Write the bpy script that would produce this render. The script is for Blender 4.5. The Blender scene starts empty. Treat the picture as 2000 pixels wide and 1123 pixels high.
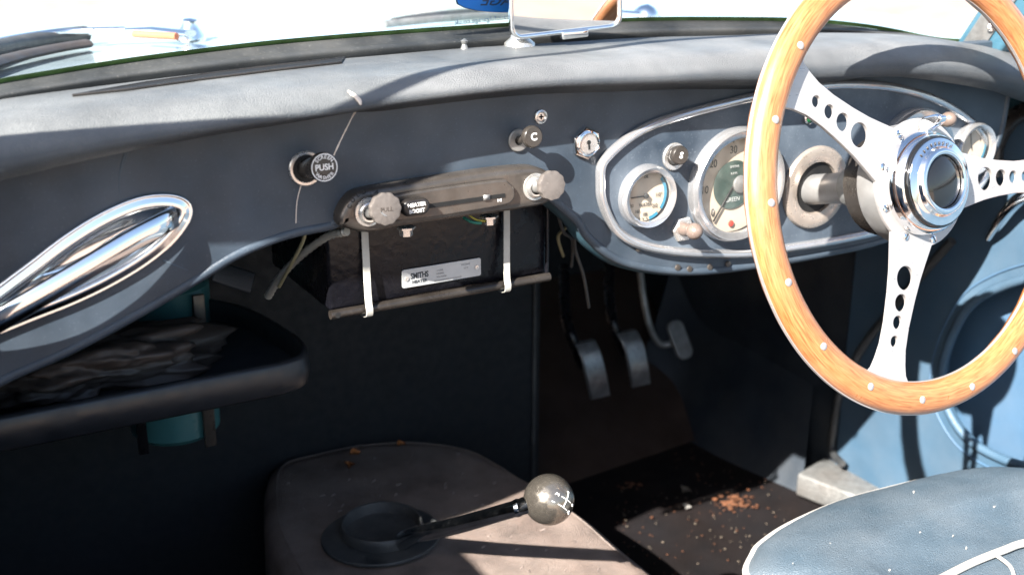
import bpy, bmesh, math, random
from mathutils import Vector, Matrix
from mathutils.bvhtree import BVHTree
random.seed(7)
sc = bpy.context.scene
COL = sc.collection
PI = math.pi

# ------------------------------------------------------------------ camera
CAM = Vector((-0.5539, -0.8561, 0.3345))
YAW, PITCH, ROLL, FPX = 0.5144, 0.3237, 0.0027, 2310.6
sy_, cy_, sp_, cp_ = math.sin(YAW), math.cos(YAW), math.sin(PITCH), math.cos(PITCH)
FW = Vector((sy_*cp_, cy_*cp_, -sp_))
_r0, _u0 = Vector((cy_, -sy_, 0)), Vector((sy_*sp_, cy_*sp_, cp_))
RT = _r0*math.cos(ROLL) + _u0*math.sin(ROLL)
UP = -_r0*math.sin(ROLL) + _u0*math.cos(ROLL)
cd = bpy.data.cameras.new('camera')
cam = bpy.data.objects.new('camera', cd)
COL.objects.link(cam)
M = Matrix((RT, UP, -FW)).transposed().to_4x4()
M.translation = CAM
cam.matrix_world = M
cd.sensor_width = 36
cd.lens = FPX/2000*36
cd.clip_start = 0.02
cd.clip_end = 300
cd.dof.use_dof = True
cd.dof.focus_distance = 1.02
cd.dof.aperture_fstop = 5.6
sc.camera = cam

# ------------------------------------------------------------------ light
SUN = Vector((0.62, 0.32, -0.52)).normalized()     # direction the light travels
w = bpy.data.worlds.new('World'); sc.world = w; w.use_nodes = True
nt = w.node_tree; nt.nodes.clear()
sky = nt.nodes.new('ShaderNodeTexSky'); sky.sky_type = 'NISHITA'; sky.sun_disc = False
sky.sun_elevation = math.asin(-SUN.z)
sky.sun_rotation = math.atan2(-SUN.x, -SUN.y)
sky.air_density = 1.0; sky.dust_density = 1.5
bg = nt.nodes.new('ShaderNodeBackground'); bg.inputs['Strength'].default_value = 0.062
wo = nt.nodes.new('ShaderNodeOutputWorld')
nt.links.new(sky.outputs[0], bg.inputs[0]); nt.links.new(bg.outputs[0], wo.inputs[0])
sl = bpy.data.lights.new('sun', 'SUN'); sl.energy = 5.0; sl.angle = math.radians(0.55); sl.color = (1, 0.95, 0.88)
so = bpy.data.objects.new('sun', sl); COL.objects.link(so)
so.rotation_euler = SUN.to_track_quat('-Z', 'Y').to_euler()
so.location = (-3, -2, 3)
sc.view_settings.view_transform = 'Standard'
sc.view_settings.look = 'None'
sc.view_settings.gamma = 1
sc.view_settings.exposure = 2.3
sc.cycles.use_denoising = True
sc.cycles.max_bounces = 8
sc.cycles.transparent_max_bounces = 12
sc.cycles.caustics_reflective = False
sc.cycles.caustics_refractive = False
sc.cycles.sample_clamp_indirect = 6

# ------------------------------------------------------------------ measuring helpers
def ray(px, py):
    return (FW + RT*((px-1000)/FPX) - UP*((py-561.5)/FPX))
def at(px, py, ax, v):
    d = ray(px, py); s = (v-CAM[ax])/d[ax]
    return CAM + d*s
def aty(px, py, y=0.0): return at(px, py, 1, y)
def atf(px, py, fun):
    y = 0.05
    for _ in range(12):
        p = aty(px, py, y); y = fun(p.x)
    return aty(px, py, y)
def interp(pts, x):
    if x <= pts[0][0]: 
        a, b = pts[0], pts[1]
    elif x >= pts[-1][0]:
        a, b = pts[-2], pts[-1]
    else:
        for a, b in zip(pts, pts[1:]):
            if a[0] <= x <= b[0]: break
    t = (x-a[0])/(b[0]-a[0])
    t = max(-0.6, min(1.6, t))
    return a[1]+(b[1]-a[1])*t
def smooth(pts, x, wd=0.05):
    return sum(interp(pts, x+o*wd) for o in (-1, -.5, 0, .5, 1))/5
def sstep(a, b, x):
    t = max(0, min(1, (x-a)/(b-a))); return t*t*(3-2*t)
def catmull(P, n=6, closed=False):
    out = []; N = len(P); P = [Vector(p) for p in P]
    segs = N if closed else N-1
    for i in range(segs):
        if closed: p0, p1, p2, p3 = P[i-1], P[i], P[(i+1) % N], P[(i+2) % N]
        else: p0, p1, p2, p3 = P[max(i-1, 0)], P[i], P[i+1], P[min(i+2, N-1)]
        for k in range(n):
            t = k/n
            out.append(0.5*((2*p1)+(p2-p0)*t+(2*p0-5*p1+4*p2-p3)*t*t+(3*p1-p0-3*p2+p3)*t**3))
    if not closed: out.append(P[-1])
    return out

# ------------------------------------------------------------------ materials
def mat(name, col, rough=0.5, metal=0.0, bump=None, var=0.15, vscale=30, coat=0, rvar=0.1, spec=0.5,
        dust=0, dustcol=(0.45, 0.42, 0.38), fine=None, stretch=None, emis=None, sheen=0, toplight=0, toplightcol=(0.285, 0.285, 0.28)):
    m = bpy.data.materials.new(name); m.use_nodes = True
    n, l = m.node_tree.nodes, m.node_tree.links
    b = n['Principled BSDF']
    b.inputs['Metallic'].default_value = metal
    b.inputs['Specular IOR Level'].default_value = spec
    b.inputs['Coat Weight'].default_value = coat
    b.inputs['Coat Roughness'].default_value = 0.08
    b.inputs['Sheen Weight'].default_value = sheen
    tc = n.new('ShaderNodeTexCoord'); mp = n.new('ShaderNodeMapping')
    if stretch: mp.inputs['Scale'].default_value = stretch
    l.new(tc.outputs['Object'], mp.inputs[0])
    nz = n.new('ShaderNodeTexNoise'); nz.inputs['Scale'].default_value = vscale; nz.inputs['Detail'].default_value = 6
    nz.inputs['Roughness'].default_value = 0.6
    l.new(mp.outputs[0], nz.inputs['Vector'])
    cr = n.new('ShaderNodeMapRange'); cr.inputs[1].default_value = 0.3; cr.inputs[2].default_value = 0.7
    cr.inputs[3].default_value = 1-var; cr.inputs[4].default_value = 1+var
    l.new(nz.outputs[0], cr.inputs[0])
    mul = n.new('ShaderNodeVectorMath'); mul.operation = 'SCALE'
    mul.inputs[0].default_value = col[:3]
    l.new(cr.outputs[0], mul.inputs['Scale'])
    cout = mul.outputs[0]
    if dust:
        d1 = n.new('ShaderNodeTexNoise'); d1.inputs['Scale'].default_value = 420; d1.inputs['Detail'].default_value = 3
        l.new(tc.outputs['Object'], d1.inputs['Vector'])
        d2 = n.new('ShaderNodeTexNoise'); d2.inputs['Scale'].default_value = 14; d2.inputs['Detail'].default_value = 5
        l.new(tc.outputs['Object'], d2.inputs['Vector'])
        r1 = n.new('ShaderNodeMapRange'); r1.inputs[1].default_value = 0.60; r1.inputs[2].default_value = 0.78
        l.new(d1.outputs[0], r1.inputs[0])
        r2 = n.new('ShaderNodeMapRange'); r2.inputs[1].default_value = 0.35; r2.inputs[2].default_value = 0.75
        l.new(d2.outputs[0], r2.inputs[0])
        mm = n.new('ShaderNodeMath'); mm.operation = 'MULTIPLY_ADD'
        l.new(r1.outputs[0], mm.inputs[0]); mm.inputs[1].default_value = 0.8
        l.new(r2.outputs[0], mm.inputs[2])
        mk_ = n.new('ShaderNodeMath'); mk_.operation = 'MULTIPLY'; mk_.use_clamp = True
        l.new(mm.outputs[0], mk_.inputs[0]); mk_.inputs[1].default_value = dust
        mx = n.new('ShaderNodeMix'); mx.data_type = 'RGBA'
        l.new(mk_.outputs[0], mx.inputs[0]); l.new(cout, mx.inputs[6]); mx.inputs[7].default_value = (*dustcol, 1)
        cout = mx.outputs[2]
    if toplight:  # sunlit look painted into the colour: upward faces go paler by normal
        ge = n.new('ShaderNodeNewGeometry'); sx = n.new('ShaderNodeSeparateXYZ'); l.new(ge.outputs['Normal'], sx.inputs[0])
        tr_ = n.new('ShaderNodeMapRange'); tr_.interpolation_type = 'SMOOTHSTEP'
        tr_.inputs[1].default_value = 0.40; tr_.inputs[2].default_value = 1.0; tr_.inputs[4].default_value = toplight
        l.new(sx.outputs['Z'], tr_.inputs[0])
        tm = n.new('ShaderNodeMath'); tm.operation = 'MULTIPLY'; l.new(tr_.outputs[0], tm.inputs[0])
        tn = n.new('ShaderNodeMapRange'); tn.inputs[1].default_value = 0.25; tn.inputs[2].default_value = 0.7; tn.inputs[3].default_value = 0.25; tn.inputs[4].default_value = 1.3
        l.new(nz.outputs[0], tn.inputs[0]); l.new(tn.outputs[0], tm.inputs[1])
        mt = n.new('ShaderNodeMix'); mt.data_type = 'RGBA'; l.new(tm.outputs[0], mt.inputs[0]); l.new(cout, mt.inputs[6]); mt.inputs[7].default_value = (*toplightcol, 1)
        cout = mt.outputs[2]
    l.new(cout, b.inputs['Base Color'])
    rr = n.new('ShaderNodeMapRange'); rr.inputs[1].default_value = 0.3; rr.inputs[2].default_value = 0.7
    rr.inputs[3].default_value = max(0.02, rough-rvar); rr.inputs[4].default_value = min(1, rough+rvar)
    n2 = n.new('ShaderNodeTexNoise'); n2.inputs['Scale'].default_value = vscale*2.7; n2.inputs['Detail'].default_value = 8
    l.new(mp.outputs[0], n2.inputs['Vector']); l.new(n2.outputs[0], rr.inputs[0]); l.new(rr.outputs[0], b.inputs['Roughness'])
    if bump:
        kind, scale, strength, dist = bump
        if kind == 'leather':
            t = n.new('ShaderNodeTexVoronoi'); t.feature = 'DISTANCE_TO_EDGE'; t.inputs['Scale'].default_value = scale
            wn = n.new('ShaderNodeTexNoise'); wn.inputs['Scale'].default_value = scale*0.35
            l.new(tc.outputs['Object'], wn.inputs['Vector'])
            mxv = n.new('ShaderNodeVectorMath'); mxv.operation = 'MULTIPLY_ADD'
            mxv.inputs[1].default_value = (2.2/scale,)*3
            l.new(wn.outputs['Color'], mxv.inputs[0]); l.new(tc.outputs['Object'], mxv.inputs[2])
            l.new(mxv.outputs[0], t.inputs['Vector'])
            pw = n.new('ShaderNodeMapRange'); pw.inputs[2].default_value = 0.22
            l.new(t.outputs['Distance'], pw.inputs[0]); h = pw.outputs[0]
        else:
            t = n.new('ShaderNodeTexNoise'); t.inputs['Scale'].default_value = scale; t.inputs['Detail'].default_value = 5
            l.new(mp.outputs[0], t.inputs['Vector']); h = t.outputs[0]
        bp = n.new('ShaderNodeBump'); bp.inputs['Strength'].default_value = strength; bp.inputs['Distance'].default_value = dist
        l.new(h, bp.inputs['Height']); l.new(bp.outputs[0], b.inputs['Normal'])
    if emis:
        b.inputs['Emission Color'].default_value = (*emis[0], 1); b.inputs['Emission Strength'].default_value = emis[1]
    return m
def glass_mat(name, tint=(1, 1, 1), ior=1.45, dirt=0.0, rough=0.01):
    m = bpy.data.materials.new(name); m.use_nodes = True
    n, l = m.node_tree.nodes, m.node_tree.links; n.clear()
    o = n.new('ShaderNodeOutputMaterial'); tr = n.new('ShaderNodeBsdfTransparent'); gl = n.new('ShaderNodeBsdfGlossy')
    df = n.new('ShaderNodeBsdfDiffuse'); df.inputs[0].default_value = (0.6, 0.58, 0.52, 1)
    tr.inputs[0].default_value = (*tint, 1); gl.inputs['Roughness'].default_value = rough
    fr = n.new('ShaderNodeFresnel')
    ge = n.new('ShaderNodeNewGeometry'); mi = n.new('ShaderNodeMapRange')      # same index from both sides of a thin pane
    mi.inputs[3].default_value = ior; mi.inputs[4].default_value = 1/ior
    l.new(ge.outputs['Backfacing'], mi.inputs[0]); l.new(mi.outputs[0], fr.inputs[0])
    mx = n.new('ShaderNodeMixShader'); mx2 = n.new('ShaderNodeMixShader')
    l.new(fr.outputs[0], mx.inputs[0]); l.new(tr.outputs[0], mx.inputs[1]); l.new(gl.outputs[0], mx.inputs[2])
    nz = n.new('ShaderNodeTexNoise'); nz.inputs['Scale'].default_value = 60; nz.inputs['Detail'].default_value = 8
    tc = n.new('ShaderNodeTexCoord'); l.new(tc.outputs['Object'], nz.inputs['Vector'])
    r = n.new('ShaderNodeMapRange'); r.inputs[1].default_value = 0.35; r.inputs[2].default_value = 0.8; r.inputs[4].default_value = dirt
    l.new(nz.outputs[0], r.inputs[0]); l.new(r.outputs[0], mx2.inputs[0])
    l.new(mx.outputs[0], mx2.inputs[1]); l.new(df.outputs[0], mx2.inputs[2]); l.new(mx2.outputs[0], o.inputs[0])
    return m
def wood_mat():
    m = mat('varnished_wood', (0.55, 0.19, 0.035), 0.36, coat=0.9); m.node_tree.nodes['Principled BSDF'].inputs['Coat Roughness'].default_value = 0.26
    n, l = m.node_tree.nodes, m.node_tree.links; b = n['Principled BSDF']
    uv = n.new('ShaderNodeUVMap'); uv.uv_map = 'rim'
    mp = n.new('ShaderNodeMapping'); mp.inputs['Scale'].default_value = (26, 260, 1)
    l.new(uv.outputs[0], mp.inputs[0])
    nz = n.new('ShaderNodeTexNoise'); nz.inputs['Scale'].default_value = 2.2; nz.inputs['Detail'].default_value = 8; nz.inputs['Distortion'].default_value = 0.6
    l.new(mp.outputs[0], nz.inputs['Vector'])
    mp2 = n.new('ShaderNodeMapping'); mp2.inputs['Scale'].default_value = (9, 3, 1); l.new(uv.outputs[0], mp2.inputs[0])
    nb = n.new('ShaderNodeTexNoise'); nb.inputs['Scale'].default_value = 2; l.new(mp2.outputs[0], nb.inputs['Vector'])
    ad = n.new('ShaderNodeMath'); ad.operation = 'MULTIPLY_ADD'; ad.inputs[1].default_value = 0.3
    l.new(nb.outputs[0], ad.inputs[0]); l.new(nz.outputs[0], ad.inputs[2])
    r = n.new('ShaderNodeValToRGB'); e = r.color_ramp.elements
    e[0].position = 0.45; e[0].color = (0.22, 0.068, 0.018, 1); e[1].position = 0.85; e[1].color = (0.42, 0.185, 0.070, 1)
    k = r.color_ramp.elements.new(0.64); k.color = (0.33, 0.128, 0.043, 1)
    l.new(ad.outputs[0], r.inputs[0]); l.new(r.outputs[0], b.inputs['Base Color'])
    return m

NAVY = (0.020, 0.030, 0.045)
V = {}
V['roll'] = mat('padded_vinyl', (0.034, 0.040, 0.047), 0.47, bump=('leather', 640, 0.45, 0.0008), var=0.22, vscale=12, dust=0.12, dustcol=(0.30, 0.29, 0.27), toplight=0.36)
V['fascia'] = mat('fascia_vinyl', (0.024, 0.036, 0.051), 0.44, bump=('leather', 1100, 0.22, 0.0004), var=0.35, vscale=9, dust=0.20, dustcol=(0.20, 0.24, 0.29))
V['panel'] = mat('instrument_panel_vinyl', (0.030, 0.045, 0.066), 0.42, bump=('noise', 1300, 0.12, 0.0004), var=0.2, vscale=14, dust=0.25, dustcol=(0.35, 0.4, 0.45))
V['teal_edge'] = mat('edge_binding', (0.018, 0.06, 0.085), 0.4, bump=('noise', 900, 0.2, 0.0005), dust=0.1)
V['chrome'] = mat('chrome', (0.86, 0.87, 0.88), 0.10, 1.0, var=0.03, rvar=0.05, vscale=60, dust=0.03)
V['chrome_worn'] = mat('worn_chrome', (0.70, 0.68, 0.65), 0.28, 0.8, var=0.08, rvar=0.08, vscale=80, dust=0.12, dustcol=(0.4, 0.3, 0.2))
V['bright'] = mat('bright_trim', (0.58, 0.58, 0.59), 0.20, 0.8, var=0.04, rvar=0.06, vscale=60, dust=0.06)
V['brass'] = mat('dusty_escutcheon', (0.42, 0.36, 0.31), 0.32, 0.6, var=0.14, vscale=60, dust=0.2, dustcol=(0.5, 0.42, 0.35))
V['gloss_black'] = mat('gloss_black', (0.008, 0.008, 0.008), 0.09, rvar=0.03, coat=0.5)
V['alu'] = mat('brushed_aluminium', (0.45, 0.435, 0.43), 0.36, 0.55, var=0.06, vscale=25, rvar=0.10, bump=('noise', 500, 0.08, 0.0003), stretch=(1, 1, 6), dust=0.10, dustcol=(0.3, 0.2, 0.12))
V['alu_dull'] = mat('dull_aluminium', (0.33, 0.33, 0.33), 0.42, 0.6, var=0.15, vscale=40, dust=0.15, dustcol=(0.2, 0.16, 0.12))
V['zinc'] = mat('dull_zinc', (0.27, 0.28, 0.28), 0.55, 0.7, var=0.25, vscale=70, dust=0.25, dustcol=(0.35, 0.25, 0.18))
V['wood'] = wood_mat()
V['bakelite'] = mat('black_bakelite', (0.016, 0.014, 0.013), 0.30, var=0.2, dust=0.09, dustcol=(0.3, 0.26, 0.22))
V['brown_knob'] = mat('brown_bakelite', (0.11, 0.07, 0.055), 0.35, var=0.3, dust=0.25)
V['grey_knob'] = mat('dusty_knob', (0.075, 0.065, 0.06), 0.5, var=0.35, vscale=120, dust=0.55, dustcol=(0.17, 0.15, 0.135), bump=('noise', 900, 0.15, 0.0005))
V['black'] = mat('black_paint', (0.005, 0.005, 0.007), 0.28, var=0.3, vscale=25, bump=('noise', 160, 0.3, 0.002), spec=0.3)
V['black_gap'] = mat('deep_black', (0.004, 0.004, 0.004), 0.7)
V['ctrl'] = mat('heater_control_metal', (0.085, 0.075, 0.068), 0.34, 0.6, var=0.3, vscale=45, dust=0.22, dustcol=(0.26, 0.22, 0.18), bump=('noise', 500, 0.1, 0.0005))
V['rubber'] = mat('black_rubber', (0.022, 0.025, 0.028), 0.5, var=0.3, vscale=30, dust=0.15, bump=('noise', 500, 0.15, 0.0008))
V['cream'] = mat('dial_cream', (0.50, 0.42, 0.325), 0.6, var=0.08, vscale=50, rvar=0.05)
V['dial_dark'] = mat('dial_centre', (0.05, 0.075, 0.065), 0.4, var=0.3, vscale=80)
V['ink'] = mat('dial_ink', (0.02, 0.02, 0.02), 0.6)
V['pale_ink'] = mat('pale_print', (0.40, 0.42, 0.40), 0.6)
V['white'] = mat('white_print', (0.75, 0.74, 0.72), 0.6)
V['red'] = mat('red_print', (0.5, 0.05, 0.03), 0.6)
V['cyan'] = mat('cyan_print', (0.05, 0.24, 0.36), 0.5)
V['plate'] = mat('label_aluminium', (0.42, 0.43, 0.43), 0.42, 0.25, var=0.1, vscale=40)
V['plate_ink'] = mat('plate_ink', (0.03, 0.035, 0.04), 0.6)
V['plate_grey'] = mat('plate_faded_ink', (0.24, 0.24, 0.24), 0.6)
V['strap'] = mat('strap_white', (0.40, 0.39, 0.35), 0.5, var=0.15, vscale=60, dust=0.15)
V['lens'] = glass_mat('gauge_glass', ior=1.5, dirt=0.10)
V['glass'] = glass_mat('windscreen_glass', tint=(0.97, 0.99, 0.98), ior=1.25, dirt=0.06)
V['glass_edge'] = mat('green_glass_edge', (0.10, 0.19, 0.06), 0.35, var=0.4, vscale=60)
V['mirror'] = mat('mirror_glass', (0.9, 0.88, 0.86), 0.03, 1.0, var=0.02, rvar=0.01)
V['paint'] = mat('ice_blue_paint', (0.33, 0.41, 0.45), 0.22, 0.0, coat=0.8, var=0.03, vscale=4)
V['paint_blue'] = mat('blue_paint', (0.045, 0.12, 0.17), 0.3, coat=0.5, var=0.1)
V['blue_vinyl'] = mat('blue_vinyl', (0.045, 0.10, 0.17), 0.5, bump=('leather', 700, 0.25, 0.0005), var=0.12, vscale=9, dust=0.06)
V['door_vinyl'] = mat('door_vinyl', (0.040, 0.082, 0.128), 0.5, bump=('leather', 700, 0.25, 0.0005), var=0.12, vscale=9, dust=0.06)
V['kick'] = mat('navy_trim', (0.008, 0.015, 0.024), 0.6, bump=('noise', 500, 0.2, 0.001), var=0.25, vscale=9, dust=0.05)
V['seat'] = mat('seat_leather', (0.058, 0.084, 0.108), 0.42, bump=('leather', 420, 0.5, 0.0008), var=0.18, vscale=8, dust=0.10, dustcol=(0.5, 0.5, 0.5))
V['piping'] = mat('white_piping', (0.42, 0.40, 0.37), 0.5, var=0.06, dust=0.05)
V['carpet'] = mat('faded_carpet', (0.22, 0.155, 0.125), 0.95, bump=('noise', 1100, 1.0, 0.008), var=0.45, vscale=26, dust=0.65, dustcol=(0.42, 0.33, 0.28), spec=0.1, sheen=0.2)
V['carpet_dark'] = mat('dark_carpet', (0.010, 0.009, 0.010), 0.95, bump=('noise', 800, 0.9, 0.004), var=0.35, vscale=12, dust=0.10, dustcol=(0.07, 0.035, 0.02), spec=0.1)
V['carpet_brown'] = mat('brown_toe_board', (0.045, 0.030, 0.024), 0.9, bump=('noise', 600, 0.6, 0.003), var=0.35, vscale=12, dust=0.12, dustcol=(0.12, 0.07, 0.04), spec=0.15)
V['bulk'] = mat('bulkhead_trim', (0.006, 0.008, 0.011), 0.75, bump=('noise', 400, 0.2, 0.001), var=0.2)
V['teal'] = mat('teal_plastic', (0.04, 0.14, 0.15), 0.35, var=0.1)
V['bag'] = mat('crumpled_bag', (0.045, 0.036, 0.032), 0.55, var=0.3, vscale=20)
V['conduit'] = mat('ribbed_conduit', (0.42, 0.42, 0.38), 0.4, 0.3, var=0.2)
V['rail'] = mat('grimy_rail', (0.014, 0.011, 0.009), 0.35, var=0.4, vscale=60, dust=0.04)
V['lever'] = mat('tarnished_chrome', (0.62, 0.64, 0.66), 0.15, 1.0, var=0.15, vscale=50, rvar=0.06)
V['leaf3'] = mat('orange_leaf', (0.36, 0.12, 0.03), 0.7, var=0.4, vscale=200)
V['pedal'] = mat('worn_pedal', (0.30, 0.31, 0.32), 0.38, 0.7, var=0.35, vscale=60, rvar=0.12, dust=0.15, dustcol=(0.10, 0.05, 0.03), bump=('noise', 250, 0.3, 0.001))
V['shelf'] = mat('shelf_trim', (0.010, 0.0125, 0.017), 0.38, bump=('noise', 900, 0.15, 0.0004), var=0.2, dust=0.02)
V['lint'] = mat('lint', (0.30, 0.24, 0.21), 0.9, var=0.6, vscale=40)
V['scuff'] = mat('pale_scuff', (0.075, 0.10, 0.125), 0.6)
V['cable'] = mat('old_cable', (0.30, 0.28, 0.17), 0.5)
V['web'] = mat('cobweb', (0.55, 0.48, 0.42), 0.8)
V['leaf'] = mat('dry_leaf', (0.11, 0.042, 0.018), 0.7, var=0.4, vscale=200)
V['leaf2'] = mat('pale_leaf', (0.15, 0.12, 0.09), 0.7, var=0.3, vscale=200)
V['ground'] = mat('pale_gravel', (0.30, 0.22, 0.175), 0.9, var=0.25, vscale=3, bump=('noise', 60, 0.6, 0.01))
V['sticker'] = mat('blue_sticker', (0.005, 0.20, 0.75), 0.5, var=0.02)
V['sticker_ink'] = mat('sticker_ink', (0.01, 0.04, 0.12), 0.5)
V['sticker_blue'] = mat('sticker_small_print', (0.03, 0.08, 0.22), 0.5)
V['sticker_clear'] = mat('sticker_backing', (0.72, 0.76, 0.74), 0.5)
V['orange'] = mat('orange_spring', (0.55, 0.15, 0.07), 0.5)
V['wire_green'] = mat('green_wire', (0.01, 0.14, 0.10), 0.4)
V['wire_yellow'] = mat('yellow_wire', (0.4, 0.35, 0.05), 0.4)
V['green_lens'] = mat('green_lamp', (0.01, 0.10, 0.03), 0.2)
V['shift'] = mat('gear_knob_metal', (0.23, 0.205, 0.175), 0.22, 0.85, var=0.2, vscale=90, rvar=0.1, bump=('noise', 300, 0.1, 0.0005), dust=0.15, dustcol=(0.4, 0.36, 0.3))

# ------------------------------------------------------------------ object helpers
def worigin(o):
    v = Vector((0, 0, 0))
    while o is not None:
        v += Vector(o.location); o = o.parent
    return v
def link(name, me, m, parent=None, loc=None, smooth=True):
    """me carries world coordinates; the object gets loc (or its parent's origin) as its own origin"""
    o = bpy.data.objects.new(name, me); COL.objects.link(o)
    base = worigin(parent) if parent else Vector((0, 0, 0))
    if loc is None: loc = base
    loc = Vector(loc)
    if parent: o.parent = parent
    o.location = loc-base
    me.transform(Matrix.Translation(-loc))
    me.materials.clear(); me.materials.append(m)
    if smooth:
        for p in me.polygons: p.use_smooth = True
    me.update()
    return o
def thing(name, label, cat, loc, group=None):
    o = bpy.data.objects.new(name, None); COL.objects.link(o); o.location = loc
    o.empty_display_size = 0.05
    o['label'] = label; o['category'] = cat
    if group: o['group'] = group
    return o
def tag(o, label, cat, group=None):
    o['label'] = label; o['category'] = cat
    if group: o['group'] = group
    return o
def lab(o, label): o['label'] = label; return o
def struct(o): o['kind'] = 'structure'; return o
def mesh(verts, faces):
    me = bpy.data.meshes.new('m'); me.from_pydata([tuple(v) for v in verts], [], faces); me.update(); return me
def bm_mesh(bm):
    me = bpy.data.meshes.new('m'); bm.normal_update(); bm.to_mesh(me); bm.free(); return me
def sharp(me, ang=0.6):
    bm = bmesh.new(); bm.from_mesh(me)
    for e in bm.edges:
        if len(e.link_faces) == 2 and e.calc_face_angle(0) > ang: e.smooth = False
    bm.to_mesh(me); bm.free(); return me
def grid(rows, closed_u=False, closed_v=False):
    nu, nv = len(rows), len(rows[0]); vs = [p for r in rows for p in r]; fs = []
    for i in range(nu if closed_u else nu-1):
        for j in range(nv if closed_v else nv-1):
            a, b = i*nv+j, i*nv+(j+1) % nv
            c, d = ((i+1) % nu)*nv+(j+1) % nv, ((i+1) % nu)*nv+j
            fs.append((a, b, c, d))
    return mesh(vs, fs)
def frame(o, n, up=Vector((0, 0, 1)), roll=0):
    n = Vector(n).normalized(); a = up.cross(n)
    if a.length < 1e-4: a = Vector((1, 0, 0))
    a.normalize(); b = n.cross(a)
    if roll:
        a, b = a*math.cos(roll)+b*math.sin(roll), -a*math.sin(roll)+b*math.cos(roll)
    m = Matrix((a, b, n)).transposed().to_4x4(); m.translation = Vector(o); return m
def dash_frame(x, z, y=0.0, roll=0): return frame((x, y, z), (0, -1, 0), roll=roll)
def lathe(profile, fr, n=48, closed=False, a0=0, flute=None):
    rows = []
    for k in range(n):
        t = a0+2*PI*k/n; row = []
        for (r, h) in profile:
            rr = r*(1+(flute[1]*math.cos(flute[0]*t) if flute and h > flute[2] else 0))
            row.append(fr @ Vector((rr*math.cos(t), rr*math.sin(t), h)))
        rows.append(row)
    me = grid(rows, closed_u=True, closed_v=closed)
    bm = bmesh.new(); bm.from_mesh(me); bmesh.ops.remove_doubles(bm, verts=bm.verts, dist=1e-6)
    bmesh.ops.recalc_face_normals(bm, faces=bm.faces)
    me2 = bm_mesh(bm); return sharp(me2, 0.7)
def tube(path, rad, n=12, closed=False, sub=0, flat=None, caps=True):
    P = [Vector(p) for p in path]
    if sub: P = catmull(P, sub, closed)
    N = len(P); rows = []
    R = [rad]*N if not isinstance(rad, (list, tuple)) else [rad[0]+(rad[1]-rad[0])*i/(N-1) for i in range(N)] if len(rad) == 2 else rad
    prev = None
    for i in range(N):
        t = (P[(i+1) % N]-P[i-1]) if closed else (P[min(i+1, N-1)]-P[max(i-1, 0)])
        t.normalize()
        if prev is None:
            u = t.cross(Vector((0, 0, 1)))
            if u.length < 0.1: u = t.cross(Vector((0, 1, 0)))
        else: u = prev-t*prev.dot(t)
        u.normalize(); v = t.cross(u); prev = u
        fl = flat or 1
        rows.append([P[i]+(u*math.cos(2*PI*k/n)+v*math.sin(2*PI*k/n)*fl)*R[i] for k in range(n)])
    me = grid(rows, closed_u=closed, closed_v=True)
    if not closed and caps:
        bm = bmesh.new(); bm.from_mesh(me)
        bmesh.ops.holes_fill(bm, edges=[e for e in bm.edges if e.is_boundary]); me = bm_mesh(bm)
        sharp(me, 0.9)
    return me
def box(lo, hi, bev=0.0, fr=None, seg=2):
    bm = bmesh.new(); bmesh.ops.create_cube(bm, size=1)
    lo, hi = Vector(lo), Vector(hi)
    for v in bm.verts: v.co = Vector([(lo[i]+hi[i])/2+v.co[i]*(hi[i]-lo[i]) for i in range(3)])
    if bev: bmesh.ops.bevel(bm, geom=bm.edges[:], offset=bev, segments=seg, affect='EDGES', profile=0.5)
    if fr: bmesh.ops.transform(bm, matrix=fr, verts=bm.verts)
    return sharp(bm_mesh(bm), 0.8)
def curve_mesh(loops, thick, bevel, fr, res=2):
    """flat shape with holes: first loop outer; extruded +-thick/2 along local z, then placed by fr (local z 0 = back)"""
    cu = bpy.data.curves.new('c', 'CURVE'); cu.dimensions = '2D'; cu.fill_mode = 'BOTH'
    cu.extrude = max(thick/2-bevel, 0.00001); cu.bevel_depth = bevel; cu.bevel_resolution = res; cu.offset = -bevel
    for lp in loops:
        s = cu.splines.new('POLY'); s.points.add(len(lp)-1); s.use_cyclic_u = True
        for i, p in enumerate(lp): s.points[i].co = (p[0], p[1], 0, 1)
    o = bpy.data.objects.new('c', cu); COL.objects.link(o)
    dg = bpy.context.evaluated_depsgraph_get(); dg.update()
    me = bpy.data.meshes.new_from_object(o.evaluated_get(dg))
    bpy.data.objects.remove(o); bpy.data.curves.remove(cu)
    me.transform(Matrix.Translation((0, 0, thick/2))); me.transform(fr)
    return sharp(me, 0.5)
def text_mesh(s, size, fr, sx=1.0, thick=0.0002, bold=0.0, mirror=False, shear=0, align='CENTER'):
    cu = bpy.data.curves.new('t', 'FONT'); cu.body = s; cu.size = size; cu.align_x = align; cu.align_y = 'CENTER'
    cu.extrude = thick/2; cu.offset = bold; cu.resolution_u = 4; cu.shear = shear
    o = bpy.data.objects.new('t', cu); COL.objects.link(o)
    dg = bpy.context.evaluated_depsgraph_get(); dg.update()
    me = bpy.data.meshes.new_from_object(o.evaluated_get(dg))
    bpy.data.objects.remove(o); bpy.data.curves.remove(cu)
    me.transform(Matrix.Diagonal((-sx if mirror else sx, 1, 1, 1))); me.transform(fr)
    if mirror: me.flip_normals()
    return me
def joined(meshes):
    bm = bmesh.new()
    for me in meshes:
        bm.from_mesh(me)
    return bm_mesh(bm)
def disc_loop(r, n=40, c=(0, 0), ry=None):
    return [(c[0]+r*math.cos(2*PI*k/n), c[1]+(ry or r)*math.sin(2*PI*k/n)) for k in range(n)]
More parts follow.
